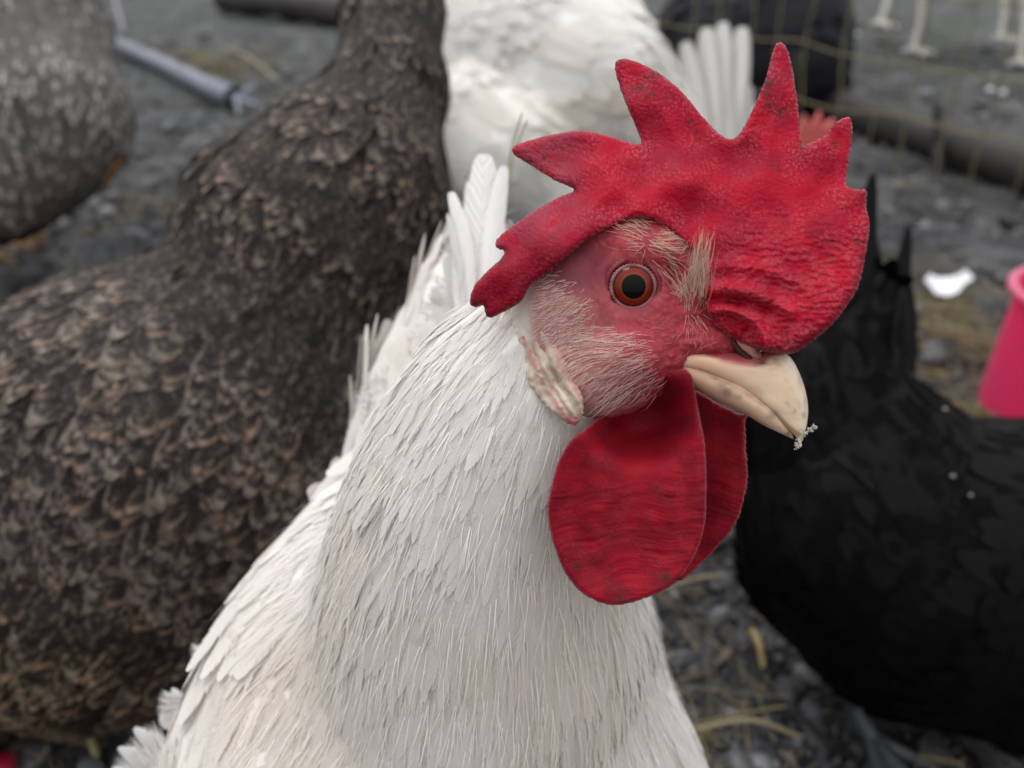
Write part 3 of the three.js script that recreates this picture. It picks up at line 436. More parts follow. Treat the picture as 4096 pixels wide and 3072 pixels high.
// ---- the eye
{
  const C = H(EX, EY, EZ), fwd = camera.position.clone().sub(C).normalize().addScaledVector(V(1, 0, 0), 0.10).normalize(), q = new THREE.Quaternion().setFromUnitVectors(V(0, 0, 1), fwd), r = ER * SC;
  const cap = (a0, a1, rr, seg = 48) => { const pos = [], idx = [], n = 14; for (let i = 0; i <= n; i++) for (let j = 0; j <= seg; j++) { const a = lerp(a0, a1, i / n), b = j / seg * Math.PI * 2; pos.push(Math.sin(a) * Math.cos(b) * rr, Math.sin(a) * Math.sin(b) * rr, Math.cos(a) * rr); } for (let i = 0; i < n; i++) for (let j = 0; j < seg; j++) { const k = i * (seg + 1) + j; idx.push(k, k + seg + 1, k + 1, k + 1, k + seg + 1, k + seg + 2); } const g = new THREE.BufferGeometry(); g.setAttribute('position', new THREE.Float32BufferAttribute(pos, 3)); g.setIndex(idx); g.computeVertexNormals(); g.applyQuaternion(q); g.translate(C.x, C.y, C.z); return g; };
  const eye = part('eye', paint(cap(0.70, Math.PI, r), () => [0.03, 0.015, 0.012]), phy({ vertexColors: true, roughness: 0.2 }), hen);
  const iris = cap(0.40, 0.74, r * 1.001, 96); const inv = q.clone().invert();
  paint(iris, (x, y, z) => { const d = V(x, y, z).sub(C).applyQuaternion(inv).normalize(), a = Math.acos(clamp(d.z, -1, 1)), b = Math.atan2(d.y, d.x); let c = mixc([0.20, 0.042, 0.004], [0.17, 0.012, 0.003], ss(0.44, 0.56, a + 0.03 * noise(b * 6, a * 9))); c = mixc(c, [0.20, 0.02, 0.008], 0.5 * ss(-0.1, 0.4, noise(b * 14, a * 6, 3))); c = mixc(c, [0.015, 0.008, 0.008], ss(0.66, 0.72, a)); return c; });
  part('iris', iris, phy({ vertexColors: true, roughness: 0.12, specularIntensity: 0.4 }), eye);
  part('pupil', cap(0, 0.43, r * 1.006), phy({ color: rgb(0.003, 0.003, 0.003), roughness: 0.06, specularIntensity: 0.22 }), eye);
  // lid rim with its row of tiny beads
  const rim = (a, rr, minor, oval) => { const g = new THREE.TorusGeometry(rr * SC, minor * SC, 10, 90); const p = g.attributes.position; for (let i = 0; i < p.count; i++) { const b = Math.atan2(p.getY(i), p.getX(i)); const k = 1 + 0.03 * Math.sin(b * 38) ; p.setXYZ(i, p.getX(i) * k, p.getY(i) * k * oval, p.getZ(i)); } g.computeVertexNormals(); g.translate(0, 0, a * SC); g.applyQuaternion(q); g.translate(C.x, C.y, C.z); return bare(g); };
  const beads = []; const R = rng(5); for (let i = 0; i < 46; i++) { const b = i / 46 * Math.PI * 2; const g = new THREE.IcosahedronGeometry((1.1 + 0.5 * R()) * SC, 1); g.translate(Math.cos(b) * 29.3 * SC, Math.sin(b) * 30.2 * SC, 14.4 * SC); g.applyQuaternion(q); g.translate(C.x, C.y, C.z); beads.push(bare(mergeVertices(g))); }
  const inner = rim(18.2, 20.6, 1.9, 0.97), outer = rim(16.2, 25.2, 2.5, 1.03);
  const lid = mergeGeometries([paint(inner, (x, y) => mixc([0.24, 0.06, 0.075], [0.34, 0.14, 0.15], ss(-0.2, 0.3, noise(x * 400, y * 400)))), paint(outer, (x, y) => mixc([0.19, 0.025, 0.04], [0.28, 0.06, 0.07], ss(-0.2, 0.3, noise(x * 300, y * 300)))), ...beads.map((g) => paint(g, () => [0.25, 0.045, 0.055]))]);
  part('eyelid', lid, skinMat({ roughness: 0.35 }), eye);
}
// ---- earlobe: pale folded skin with a pink ruffled rim
{
  const line = outline([[523, 329], [536, 327], [550, 336], [562, 352], [573, 376], [583, 398], [583, 412], [575, 426], [563, 420], [544, 404], [531, 386], [524, 368], [518, 350]], 0.5, 8);
  const mid = [[533, 333], [548, 372], [576, 414]], across = (x, y) => { let best = 1e9, sg = 0; for (let i = 1; i < 3; i++) { const [ax, ay] = mid[i - 1], [bx, by] = mid[i], d = lineDist([mid[i - 1], mid[i]], x, y); if (d < best) { best = d; sg = (bx - ax) * (y - ay) - (by - ay) * (x - ax) > 0 ? -1 : 1; } } return best * sg + 1.6 * noise(x / 9, y / 9, 2); };
  const z = shepard([[524, 335, 8], [545, 335, 25], [560, 360, 33], [578, 405, 41], [570, 424, 36], [538, 390, 21], [522, 350, 10]], 100), gs = (t, c, w) => Math.exp(-(((t - c) / w) ** 2));
  const g = blade(line, z, () => 5, 6, 1, { bump: (x, y) => { const t = across(x, y); return 3 * gs(t, -9, 3.5) * (0.8 + 0.5 * noise(x / 5, y / 5)) + 2.2 * gs(t, -2, 3) - 3.4 * gs(t, 4, 2.4) + 2.2 * gs(t, 10, 4) - 1.8 * gs(t, -5.5, 1.3) + 0.9 * noise(x / 6, y / 6); }, rim: (x, y) => 2.2 * noise(x / 5, y / 5) });
  part('earlobe', skinPaint(g, (x, y, d) => { const t = across(x, y); let c = mixc([0.56, 0.47, 0.39], [0.60, 0.52, 0.42], gs(t, -2, 3)); c = mixc(c, [0.30, 0.28, 0.15], 0.8 * gs(t, 4, 3) * ss(-0.4, 0.2, noise(x / 16, y / 16))); c = mixc(c, [0.46, 0.13, 0.15], clamp(0.6 * gs(t, -10, 4.0) * ss(-0.35, 0.15, noise(x / 8, y / 8, 4)) + 0.7 * ss(408, 424, y))); c = mixc(c, [0.48, 0.26, 0.23], 0.7 * ss(7, 13, t)); return mixc(c, [0.48, 0.2, 0.19], 0.35 * ss(0.05, 0.4, noise(x / 6, y / 6, 9))); }), skinMat({ roughness: 0.5 }), hen);
}
// ---- nostril flap on the beak
{
  const line = outline([[735, 337], [742, 336], [751, 341], [760, 351], [762, 359], [757, 360], [748, 354], [739, 346]], 0.5, 6);
  part('nostril', skinPaint(blade(line, (x) => 57 + 0.16 * (x - 735), () => 5, 6, 0.9, { bump: (x, y) => 1.5 * noise(x / 4, y / 4) }), (x, y, d) => { let c = [0.50, 0.22, 0.20]; for (const [px, py, r] of [[757, 352, 4], [749, 344, 2], [760, 360, 4], [743, 341, 2]]) c = mixc(c, [0.05, 0.03, 0.025], 0.7 * Math.exp(-(((x - px) ** 2 + (y - py) ** 2) / r / r))); return c; }), skinMat({ roughness: 0.45 }), beak);
  const slit = blade(outline([[731, 338], [736, 340], [741, 348], [750, 356], [758, 361], [753, 362], [745, 359], [737, 352], [732, 345]], 0.5, 6), (x) => 56 + (x - 735) * 0.16, () => 4, 5, 1, {});
  part('nostril_slit', skinPaint(slit, () => [0.07, 0.025, 0.02]), skinMat({ roughness: 0.7 }), beak);
}
// crumb of mash on the tip of the beak
{
  const R = rng(77), gs = []; for (const [x, y, r, n] of [[800, 438, 5, 16], [798, 445, 5, 18], [804, 433, 4.5, 14], [810, 429, 4, 14], [814.5, 426.5, 3, 12], [796, 447, 3, 8]]) for (let i = 0; i < n; i++) { const g = new THREE.IcosahedronGeometry(r * (0.16 + 0.34 * R() * R()) * SC, 1), q = H(x + (R() - 0.5) * r * 1.3, y + (R() - 0.5) * r * 1.3, beakZ(802) + 4 + (R() - 0.5) * 6); g.translate(q.x, q.y, q.z); gs.push(bare(mergeVertices(g))); }
  const g = mergeGeometries(gs); const p = g.attributes.position; for (let i = 0; i < p.count; i++) { const k = 1.2 * SC; p.setXYZ(i, p.getX(i) + k * noise(p.getX(i) * 1500, p.getY(i) * 1500, 1), p.getY(i) + k * noise(p.getX(i) * 1500, p.getY(i) * 1500, 5), p.getZ(i)); } g.computeVertexNormals();
  solo('food_crumb', g, std({ color: rgb(0.55, 0.51, 0.44), roughness: 0.8 }), 'small pale lump of mash stuck to the tip of the front hen\'s beak', 'crumb');
}
// ---- tail of the white hen
{
  const tm = [featherMat(41, whiteVane, { fray: 0.18, tip: 0.3, base: 0.75, down: 0.05, split: 0.55 }, { bumpScale: 0.001 }), featherMat(42, whiteVane, { fray: 0.3, tip: 0.45, base: 0.9, down: 0.05, split: 0.7 }, { bumpScale: 0.001 }), featherMat(43, whiteVane, { fray: 0.12, tip: 0.3, base: 0.7, down: 0.02 })];
  const S = V(1, 0, 0.1);
  for (const [ax, ay, bx, by, w, d, bend, k] of [[474, 320, 484, 154, 44, 0.335, 0.02, 0], [484, 310, 504, 166, 24, 0.332, -0.03, 2], [470, 310, 470, 178, 26, 0.338, 0.05, 1], [466, 310, 451, 192, 20, 0.33, 0.10, 2], [462, 310, 447, 213, 10, 0.328, 0.06, 1], [482, 310, 495, 172, 32, 0.342, -0.02, 0], [470, 330, 462, 210, 40, 0.336, 0.04, 0], [486, 330, 490, 205, 44, 0.334, 0.0, 2]])
    plume(P(ax, ay, d), P(bx, by, d + 0.004), w / F * d, S, bend, tm[k], hen, 'tail_feather');
  // loose saddle feathers at the left of the neck, and the downy fluff of the flank
  const R = rng(46), fl = [featherMat(47, whiteVane, { fray: 0.8, tip: 0.5, base: 0.8, down: 0.05, split: 0.6 }, soft), featherMat(48, whiteVane, { fray: 0.7, tip: 0.6, base: 0.9, down: 0.05, split: 0.4 }, soft)];
  const edge = new THREE.CatmullRomCurve3([[452, 224], [436, 282], [414, 330], [396, 362], [366, 384], [358, 408], [364, 436], [372, 456]].map(([x, y]) => V(x, y, 0)));
  for (let i = 0; i < 34; i++) { const t = (i + R()) / 34 * 0.93, e = edge.getPoint(t), d = 0.340 + 0.014 * R(), dx = lerp(22, 62, t) * (0.8 + 0.5 * R()), dy = lerp(64, 4, ss(0, 0.75, t)) + 26 * (R() - 0.4); plume(P(e.x + dx, e.y + dy, d), P(e.x + 3 - 5 * R(), e.y, d - 0.002), (12 + 14 * R()) / F * d, V(1, 0.3 * R(), 0.3), 0.12 * (R() - 0.3), fl[i % 2], hen, 'saddle_feather'); }
  const barbs = [], out = (cx, cy, d, a0, a1, r0, r1, n) => { for (let i = 0; i < n; i++) { const a = lerp(a0, a1, R()) * Math.PI / 180, q = r1 * (0.6 + 0.4 * Math.sqrt(R())), p = P(cx + r0 * Math.cos(a), cy - r0 * Math.sin(a), d + 0.02 * (R() - 0.5)), e = P(cx + q * Math.cos(a + 0.1 * (R() - 0.5)), cy - q * Math.sin(a), d + 0.02 * (R() - 0.5)), v = e.sub(p), L = v.length(), k = 0.85 + 0.15 * R(); v.normalize(); barbs.push([p, v, V(0.3 * (R() - 0.5), 0.4, 1).normalize(), L, 0.0003 + 0.0006 * R(), [0.84 * k, 0.82 * k, 0.80 * k], 0.12]); } };
  out(200, 800, 0.33, 118, 190, 20, 96, 900); out(196, 706, 0.325, 150, 215, 4, 40, 260); out(215, 650, 0.322, 160, 200, 4, 26, 90);
  for (let i = 0; i < 60; i++) { const e = edge.getPoint(R()); out(e.x + 8, e.y + 4, 0.345, 110, 215, 0, 16, 5); }
  slivers(barbs, phy({ vertexColors: true, roughness: 0.8, specularIntensity: 0.2 }), hen, 'fluff');
  for (const [ax, ay, bx, by, w, k] of [[205, 800, 118, 748, 34, 1], [195, 790, 134, 728, 30, 0], [200, 810, 112, 768, 30, 1], [205, 770, 160, 716, 30, 0], [200, 745, 172, 688, 26, 1]])
    plume(P(ax, ay, 0.332), P(bx, by, 0.337), w / F * 0.33, V(1, 0.3, 0), 0.06, fl[k], hen, 'flank_feather');
}
// two long awns of grass caught in the tail
{
  const gs = [[[506, 186], [511, 150], [522, 113]], [[509, 180], [516, 148], [527, 121]], [[505, 190], [508, 168], [512, 150]]].map((l) => bare(new THREE.TubeGeometry(new THREE.CatmullRomCurve3(l.map(([x, y]) => P(x, y, 0.35))), 12, 0.00035, 5)));
  solo('grass_awn', mergeGeometries(gs), std({ color: rgb(0.30, 0.28, 0.17), roughness: 0.7 }), 'thin straw-coloured awns of grass caught in the front hen\'s white tail', 'grass awn');
}

// ---------------------------------------------------------------- the other birds
const ico = (r, d = 1) => { const g = new THREE.IcosahedronGeometry(r, d); g.deleteAttribute('normal'); g.deleteAttribute('uv'); const m = mergeVertices(g, r * 0.01); m.computeVertexNormals(); return m; };
function tube(pts, radii, seg = 10) { // a limb that tapers
  const c = new THREE.CatmullRomCurve3(pts, false, 'centripetal'), n = pts.length * 5, g = new THREE.TubeGeometry(c, n, 1, seg), p = g.attributes.position, q = V();
  for (let i = 0; i <= n; i++) { const t = i / n, k = t * (radii.length - 1), a = Math.floor(Math.min(k, radii.length - 1.001)), r = lerp(radii[a], radii[a + 1], k - a), o = c.getPointAt(t); for (let j = 0; j <= seg; j++) { const ix = i * (seg + 1) + j; q.fromBufferAttribute(p, ix).sub(o).multiplyScalar(r * (1 + 0.06 * Math.sin(t * 90))).add(o); p.setXYZ(ix, q.x, q.y, q.z); } }
  g.computeVertexNormals(); return bare(g);
}
function legGeo(hip, foot, yaw, k = 1) { // shank and four toes standing on the ground
  const knee = hip.clone().lerp(foot, 0.35).add(V(-0.012 * Math.cos(yaw), 0, 0.012 * Math.sin(yaw)));
  const gs = [tube([hip, knee, foot.clone().add(V(0, 0.012 * k, 0))], [0.010 * k, 0.0062 * k, 0.0055 * k])];
  for (const [a, L] of [[0, 0.055], [0.6, 0.046], [-0.6, 0.046], [Math.PI, 0.022]]) { const d = V(Math.cos(yaw + a), 0, -Math.sin(yaw + a)); gs.push(tube([foot.clone().add(V(0, 0.012 * k, 0)), foot.clone().addScaledVector(d, L * 0.45 * k).add(V(0, 0.010 * k, 0)), foot.clone().addScaledVector(d, L * k).add(V(0, 0.003, 0))], [0.0055 * k, 0.0045 * k, 0.0015 * k], 8)); }
  return mergeGeometries(gs);
}
const onGround = (p) => V(p.x, groundY(p.x, p.z), p.z);

// ---- the brown laced hen
const lacedVane = (d, l, o = 0) => (x, v, e, barb) => { const n = noise(x * 2.2 + o, v * 5.5, o), edge = ss(0.45, 0.95, Math.max(e * (0.8 + 0.5 * n), ss(0.5, 1.0, v))) * ss(-0.35, 0.25, n + 0.3 * barb); const bar = ss(0.15, 0.5, noise(x * 1.3 + o, v * 11 + Math.abs(x) * 2, o + 4)); const f = 0.85 + 0.3 * barb; return mixc(d, l, clamp(edge * 0.95 + bar * 0.35)).map((q) => q * f); };
{
  const base = onGround(P(190, 560, 0.57)); base.y = 0;
  const t = thing('brown_hen', base, 'large brown hen with dark pale-edged feathers filling the left of the picture', 'hen');
  const chains = [
    { balls: [[392, -70, 0.63, 40], [393, 10, 0.615, 46], [388, 92, 0.595, 55], [346, 190, 0.575, 100], [303, 238, 0.57, 124]], len: 0.026, wid: 0.012, tilt: 0.003 },
    { balls: [[335, 200, 0.575, 95], [265, 335, 0.57, 116], [156, 455, 0.55, 194], [95, 560, 0.54, 165]], len: 0.030, wid: 0.016, tilt: 0.004 },
    { balls: [[310, 410, 0.60, 140], [240, 560, 0.575, 150]], len: 0.024, wid: 0.011, tilt: 0.003 },
    { balls: [[120, 500, 0.56, 170], [-60, 600, 0.57, 150]], len: 0.040, wid: 0.022, tilt: 0.01 },
  ];
  const B = bodyOf(chains, 0.018), g = surfaceNet(B.f, B.lo, B.hi, 0.006), core = surfaceNet((x, y, z) => B.f(x, y, z) + 0.0012, B.lo, B.hi, 0.006); paint(core, (x, y, z) => mixc([0.016, 0.011, 0.009], [0.07, 0.055, 0.045], ss(0.0, 0.4, noise(x * 95, y * 120, z * 95))));
  part('body', core, phy({ vertexColors: true, roughness: 0.8, specularIntensity: 0.1 }), t);
  const bs = { specularIntensity: 0.5, roughness: 0.62 }; const d1 = [0.011, 0.0075, 0.0065], l1 = [0.20, 0.155, 0.13];
  const mats = [featherMat(51, lacedVane(d1, l1), { fray: 0.35, tip: 0.42 }, bs), featherMat(52, lacedVane(d1, [0.19, 0.13, 0.095], 7), { fray: 0.45, tip: 0.5 }, bs), featherMat(53, lacedVane([0.018, 0.014, 0.013], [0.16, 0.13, 0.108], 13), { fray: 0.6, tip: 0.45 }, bs)];
  const wrapped = g;
  coat('feather_coat', t, wrapped, B, mats, 6000, 55, { flat: 0.05, loose: 0.0003, sink: -0.005, keep: (s, px) => px[1] > -120, tint: (s, px, R) => { const k = 0.75 + 0.9 * R() * (0.7 + 0.6 * ss(-0.25, 0.3, fbm(s.p.x * 22, s.p.y * 22, s.p.z * 22, 2))); const y = ss(520, 740, px[1]) * ss(260, 80, px[0]); return mixc([k, k * 0.99, k * 0.99], [k * 1.2, k * 1.1, k * 0.85], y); }, swirl: 0.6 });
  for (const [ax, ay, bx, by, w] of [[372, 90, 366, -60, 44], [395, 95, 392, -70, 50], [415, 90, 420, -60, 44], [385, 100, 350, -30, 34]]) plume(P(ax, ay, 0.575), P(bx, by, 0.60), w / F * 0.59, V(1, 0, 0.2), 0.02, mats[2], t, 'tail_feather');
  const lm = std({ color: rgb(0.11, 0.10, 0.09), roughness: 0.6 });
  for (const [x, y] of [[250, 700], [330, 735]]) { const f = onGround(groundAt(x, y)); part('leg', legGeo(V(f.x - 0.005, 0.12, f.z - 0.02), f, 3.6, 1.1), lm, t); }
}
// ---- the black hen
{
  const base = onGround(P(900, 560, 0.60)); base.y = 0;
  const t = thing('black_hen', base, 'black hen with raised tail standing at right behind the red comb', 'hen');
  const chains = [
    { balls: [[1070, 575, 0.62, 158], [935, 555, 0.60, 140], [880, 485, 0.595, 104], [836, 400, 0.595, 68], [866, 325, 0.60, 38], [878, 300, 0.60, 16]], len: 0.040, wid: 0.022, tilt: 0.012 },
    { balls: [[1050, 605, 0.61, 145], [920, 580, 0.59, 136], [862, 540, 0.585, 122], [826, 450, 0.59, 80]], len: 0.034, wid: 0.020, tilt: 0.012 },
  ];
  const B = bodyOf(chains, 0.009), g = surfaceNet(B.f, B.lo, B.hi, 0.006); paint(g, () => [0.0034, 0.0032, 0.0035]);
  part('body', g, phy({ vertexColors: true, roughness: 0.55, specularIntensity: 0.13 }), t);
  const bv = (x, v, e, barb) => { const k = 0.0034 * (1 + 0.5 * barb); return [k, k * 0.93, k * 1.02]; };
  const mats = [featherMat(61, bv, { fray: 0.25, tip: 0.45 }, { roughness: 0.5, specularIntensity: 0.16 }), featherMat(62, bv, { fray: 0.4, tip: 0.5 }, { roughness: 0.7, specularIntensity: 0.08 })];
  const w = g.clone(); w.translate(base.x, base.y, base.z);
  coat('feather_coat', t, w, B, mats, 1700, 63, { swirl: 0.5, flat: 0.15, loose: 0.0004 });
  for (const [ax, ay, bx, by, wd, bend] of [[868, 380, 873, 174, 34, -0.06], [893, 390, 909, 226, 24, -0.02], [884, 390, 894, 284, 60, -0.02], [862, 390, 864, 214, 44, 0], [846, 400, 842, 190, 84, 0.03], [892, 400, 904, 276, 50, 0], [880, 390, 886, 290, 64, 0], [862, 390, 862, 214, 64, 0]]) plume(P(ax, ay, 0.58), P(bx, by, 0.60), wd / F * 0.59, V(1, 0, 0.25), bend, mats[0], t, 'tail_feather');
  const lm = std({ color: rgb(0.055, 0.06, 0.066), roughness: 0.45 });
  const f1 = groundAt(872, 738), f2 = groundAt(985, 752); part('leg', legGeo(P(866, 690, 0.60), onGround(f1), -1.1, 1.15), lm, t); part('leg', legGeo(P(990, 690, 0.62), onGround(f2), -1.1, 1.15), lm, t);
  const R = rng(8); [['pale fleck of dirt on the black hen\'s back, nearest the pink bucket', 945, 409, 0.42, 2.3], ['pale fleck of dirt on the black hen\'s side, upper of two close together', 953, 476, 0.42, 2.3], ['dull fleck of dirt on the black hen\'s side, lower of two close together', 971, 495, 0.42, 2.0]].forEach(([l, x, y, d, r]) => { let q = d; for (let k = 0; k < 200 && B.f(...P(x, y, q).toArray()) > 0.006; k++) q += 0.002; const gg = ico(r / F * q); gg.scale(1.2, 0.7, 1); const p = P(x, y, q - 0.004); gg.translate(p.x, p.y, p.z); solo('dirt_fleck', gg, std({ color: rgb(0.22, 0.20, 0.175), roughness: 0.8 }), l, 'dirt'); });
}
// ---- the speckled hen
{
  const base = onGround(P(0, 110, 1.2)); base.y = 0;
  const t = thing('speckled_hen', base, 'grey hen with small pale spots at the top left corner, partly out of the picture', 'hen');
  const chains = [{ balls: [[-20, -60, 1.25, 70], [10, 40, 1.22, 92], [40, 120, 1.18, 82], [30, 150, 1.18, 62]], len: 0.034, wid: 0.017, tilt: 0.03 }, { balls: [[-60, 60, 1.2, 110], [-10, 170, 1.17, 70]], len: 0.042, wid: 0.028, tilt: 0.12 }];
  chains[1].len = 0.034; chains[1].wid = 0.021; const B = bodyOf(chains, 0.03), g = surfaceNet(B.f, B.lo, B.hi, 0.010); paint(g, () => [0.10, 0.095, 0.09]); part('body', g, phy({ vertexColors: true, roughness: 0.8, specularIntensity: 0.1 }), t);
  const sv = (x, v, e, barb) => { const s = Math.hypot(x / 0.34, (v - 0.82) / 0.17), k = 0.9 + 0.2 * barb; return mixc([0.14, 0.135, 0.128], [0.44, 0.43, 0.41], ss(1.2, 0.4, s)).map((q) => q * k); };
  const mats = [featherMat(71, sv, { tip: 0.35, fray: 0.12 }), featherMat(72, sv, { tip: 0.4, fray: 0.2 })];
  const w = g.clone(); w.translate(base.x, base.y, base.z);
  coat('feather_coat', t, w, B, mats, 3400, 73, { swirl: 0.35, tint: (s, px, R) => { const k = 0.8 + 0.4 * R(), b = ss(120, 170, px[1]); return [k * (1 - 0.1 * b), k * (1 - 0.2 * b), k * (1 - 0.25 * b)]; } });
  const lm = std({ color: rgb(0.22, 0.15, 0.06), roughness: 0.5 }); const f = onGround(groundAt(-15, 255)); part('leg', legGeo(V(f.x, 0.14, f.z), f, -0.4, 1.2), lm, t);
}
// ---- the white hen behind, facing left
function whiteMats(s) { return [featherMat(s, whiteVane, { fray: 0.5, tip: 0.42, down: 0.05 }, soft), featherMat(s + 1, whiteVane, { fray: 0.6, tip: 0.5, down: 0.05, split: 0.2 }, soft)]; }
const farMats = whiteMats(81);
{
  const base = onGround(P(560, 110, 1.0)); base.y = 0;
  const t = thing('white_hen', base, 'blurred white hen behind the red comb, with a fanned tail at its right', 'hen');
  const chains = [{ balls: [[455, 10, 1.0, 62], [500, 50, 1.0, 88], [585, 100, 1.0, 96], [640, 130, 1.02, 62], [690, 160, 1.05, 30]], len: 0.05, wid: 0.030, tilt: 0.03 }, { balls: [[470, 110, 0.93, 46], [510, 160, 0.92, 60], [560, 215, 0.93, 40]], len: 0.04, wid: 0.024, tilt: 0.01 }, { balls: [[560, 10, 1.04, 80], [640, 110, 1.04, 50]], len: 0.045, wid: 0.028, tilt: 0.03 }];
  const B = bodyOf(chains, 0.02), g = surfaceNet((x, y, z) => B.f(x, y, z) + 0.005, B.lo, B.hi, 0.009); paint(g, () => [0.78, 0.76, 0.73]); part('body', g, std({ vertexColors: true, roughness: 0.75 }), t);
  const w = g.clone(); w.translate(base.x, base.y, base.z);
  coat('feather_coat', t, w, B, farMats, 1500, 83, { flat: 0.25, swirl: 0.5, tint: (s, px, R) => { const b = 0.9 + 0.12 * R(), k = Math.exp(-(((px[0] - 560) / 90) ** 2 + ((px[1] - 100) / 50) ** 2)) * ss(-0.1, 0.3, fbm(s.p.x * 18, s.p.y * 18, s.p.z * 18, 3) + 0.15) * (px[2] < 1.0 ? 1 : 0.3); return mixc([b, b, b * 0.98], [0.62, 0.52, 0.40], 0.5 * k); } });
  const tm = featherMat(85, (x, v, e, b) => { const k = (0.60 - 0.22 * ss(0.5, 0.95, e)) * (1 + 0.05 * b); return [k, k * 0.98, k * 0.94]; }, { fray: 0.1, tip: 0.25, base: 0.8, down: 0.02 });
  for (const [ax, ay, bx, by, wd] of [[704, 165, 684, 42, 30], [708, 165, 705, 28, 34], [712, 165, 722, 22, 30], [722, 168, 741, 27, 32], [732, 175, 746, 84, 26], [716, 170, 714, 60, 44], [726, 172, 733, 70, 40], [700, 165, 690, 76, 36]]) plume(P(ax, ay, 1.06), P(bx, by, 1.07), wd / F * 1.06, V(1, 0, 0.9), 0.01, tm, t, 'tail_feather');
  const lm = std({ color: rgb(0.36, 0.27, 0.12), roughness: 0.5 }); for (const [x, y] of [[560, 262], [600, 255]]) { const f = onGround(groundAt(x, y)); part('leg', legGeo(V(f.x, 0.22, f.z + 0.02), f, 3.1, 1.2), lm, t); }
}
// ---- a second white hen, of which the comb shows in a gap
{
  const base = onGround(P(760, 160, 1.25)); base.y = 0;
  const t = thing('white_hen', base, 'white hen hidden behind the front comb, its own pinkish comb showing in a gap', 'hen');
  const chains = [{ balls: [[812, 150, 1.24, 15], [795, 165, 1.25, 20], [770, 190, 1.27, 44], [730, 200, 1.3, 52], [700, 175, 1.32, 30]], len: 0.04, wid: 0.022, tilt: 0.1 }, { balls: [[752, 130, 1.33, 22], [720, 160, 1.32, 30]], len: 0.04, wid: 0.022, tilt: 0.1 }];
  const B = bodyOf(chains, 0.02), g = surfaceNet(B.f, B.lo, B.hi, 0.008); paint(g, (x, y, z) => { const q = toPix(V(x, y, z)); return mixc([0.78, 0.76, 0.73], [0.55, 0.2, 0.18], ss(798, 812, q[0]) * ss(168, 158, q[1])); }); part('body', g, std({ vertexColors: true, roughness: 0.75 }), t);
  const w = g.clone(); w.translate(base.x, base.y, base.z); coat('feather_coat', t, w, B, farMats, 420, 84, { swirl: 0.4, keep: (s, px) => px[0] < 800 });
  const s = new THREE.Shape([[-0.022, 0], [-0.026, 0.012], [-0.014, 0.010], [-0.010, 0.026], [-0.002, 0.014], [0.004, 0.030], [0.010, 0.014], [0.018, 0.022], [0.020, 0.008], [0.024, 0.0]].map(([x, y]) => new THREE.Vector2(x, y)));
  const cg = new THREE.ExtrudeGeometry(s, { depth: 0.004, bevelEnabled: true, bevelSize: 0.003, bevelThickness: 0.003, bevelSegments: 3 }); const q = P(810, 143, 1.22); cg.scale(1.25, 1.25, 1.25); cg.translate(q.x, q.y, q.z); part('comb', bare(cg), phy({ color: rgb(0.72, 0.15, 0.14), roughness: 0.5, transmission: 0.2 }), t);
  const bk = new THREE.ConeGeometry(0.007, 0.022, 12); bk.rotateZ(-1.9); const q2 = P(829, 153, 1.22); bk.translate(q2.x, q2.y, q2.z); part('beak', bare(bk), std({ color: rgb(0.55, 0.40, 0.22), roughness: 0.45 }), t);
  const lm = std({ color: rgb(0.36, 0.27, 0.12), roughness: 0.5 }); for (const x of [725, 752]) { const f = onGround(groundAt(x, 245)); part('leg', legGeo(V(f.x, 0.2, f.z), f, 0, 1.1), lm, t); }
}
// ---- the dark hen beyond the wire
const bv2 = (x, v, e, barb) => { const k = 0.011 * (1 + 0.5 * barb); return [k * 0.95, k * 0.95, k * 1.35]; };
const darkMats = [featherMat(91, bv2, { tip: 0.45 }, { roughness: 0.5, specularIntensity: 0.2 })];
{
  const base = onGround(P(755, 60, 2.15)); base.y = 0;
  const t = thing('dark_hen', base, 'blue-black hen beyond the wire at the top, behind the white fanned tail', 'hen');
  const chains = [{ balls: [[690, 30, 2.15, 34], [730, 45, 2.15, 58], [790, 50, 2.15, 54], [806, 30, 2.15, 40]], len: 0.07, wid: 0.04, tilt: 0.08 }, { balls: [[800, -40, 2.15, 44], [798, 60, 2.13, 46]], len: 0.07, wid: 0.04, tilt: 0.05 }, { balls: [[700, 70, 2.12, 50], [790, 76, 2.12, 48]], len: 0.07, wid: 0.04 }];
  const B = bodyOf(chains, 0.04), g = surfaceNet(B.f, B.lo, B.hi, 0.016); paint(g, () => [0.009, 0.009, 0.012]); part('body', g, phy({ vertexColors: true, roughness: 0.7, specularIntensity: 0.1 }), t);
  const w = g.clone(); w.translate(base.x, base.y, base.z); coat('feather_coat', t, w, B, darkMats, 700, 92, { swirl: 0.4 });
  const lm = std({ color: rgb(0.04, 0.04, 0.04), roughness: 0.5 }); for (const x of [735, 790]) { const f = onGround(groundAt(x, 128)); part('leg', legGeo(V(f.x, 0.16, f.z), f, 0, 1.4), lm, t); }
}
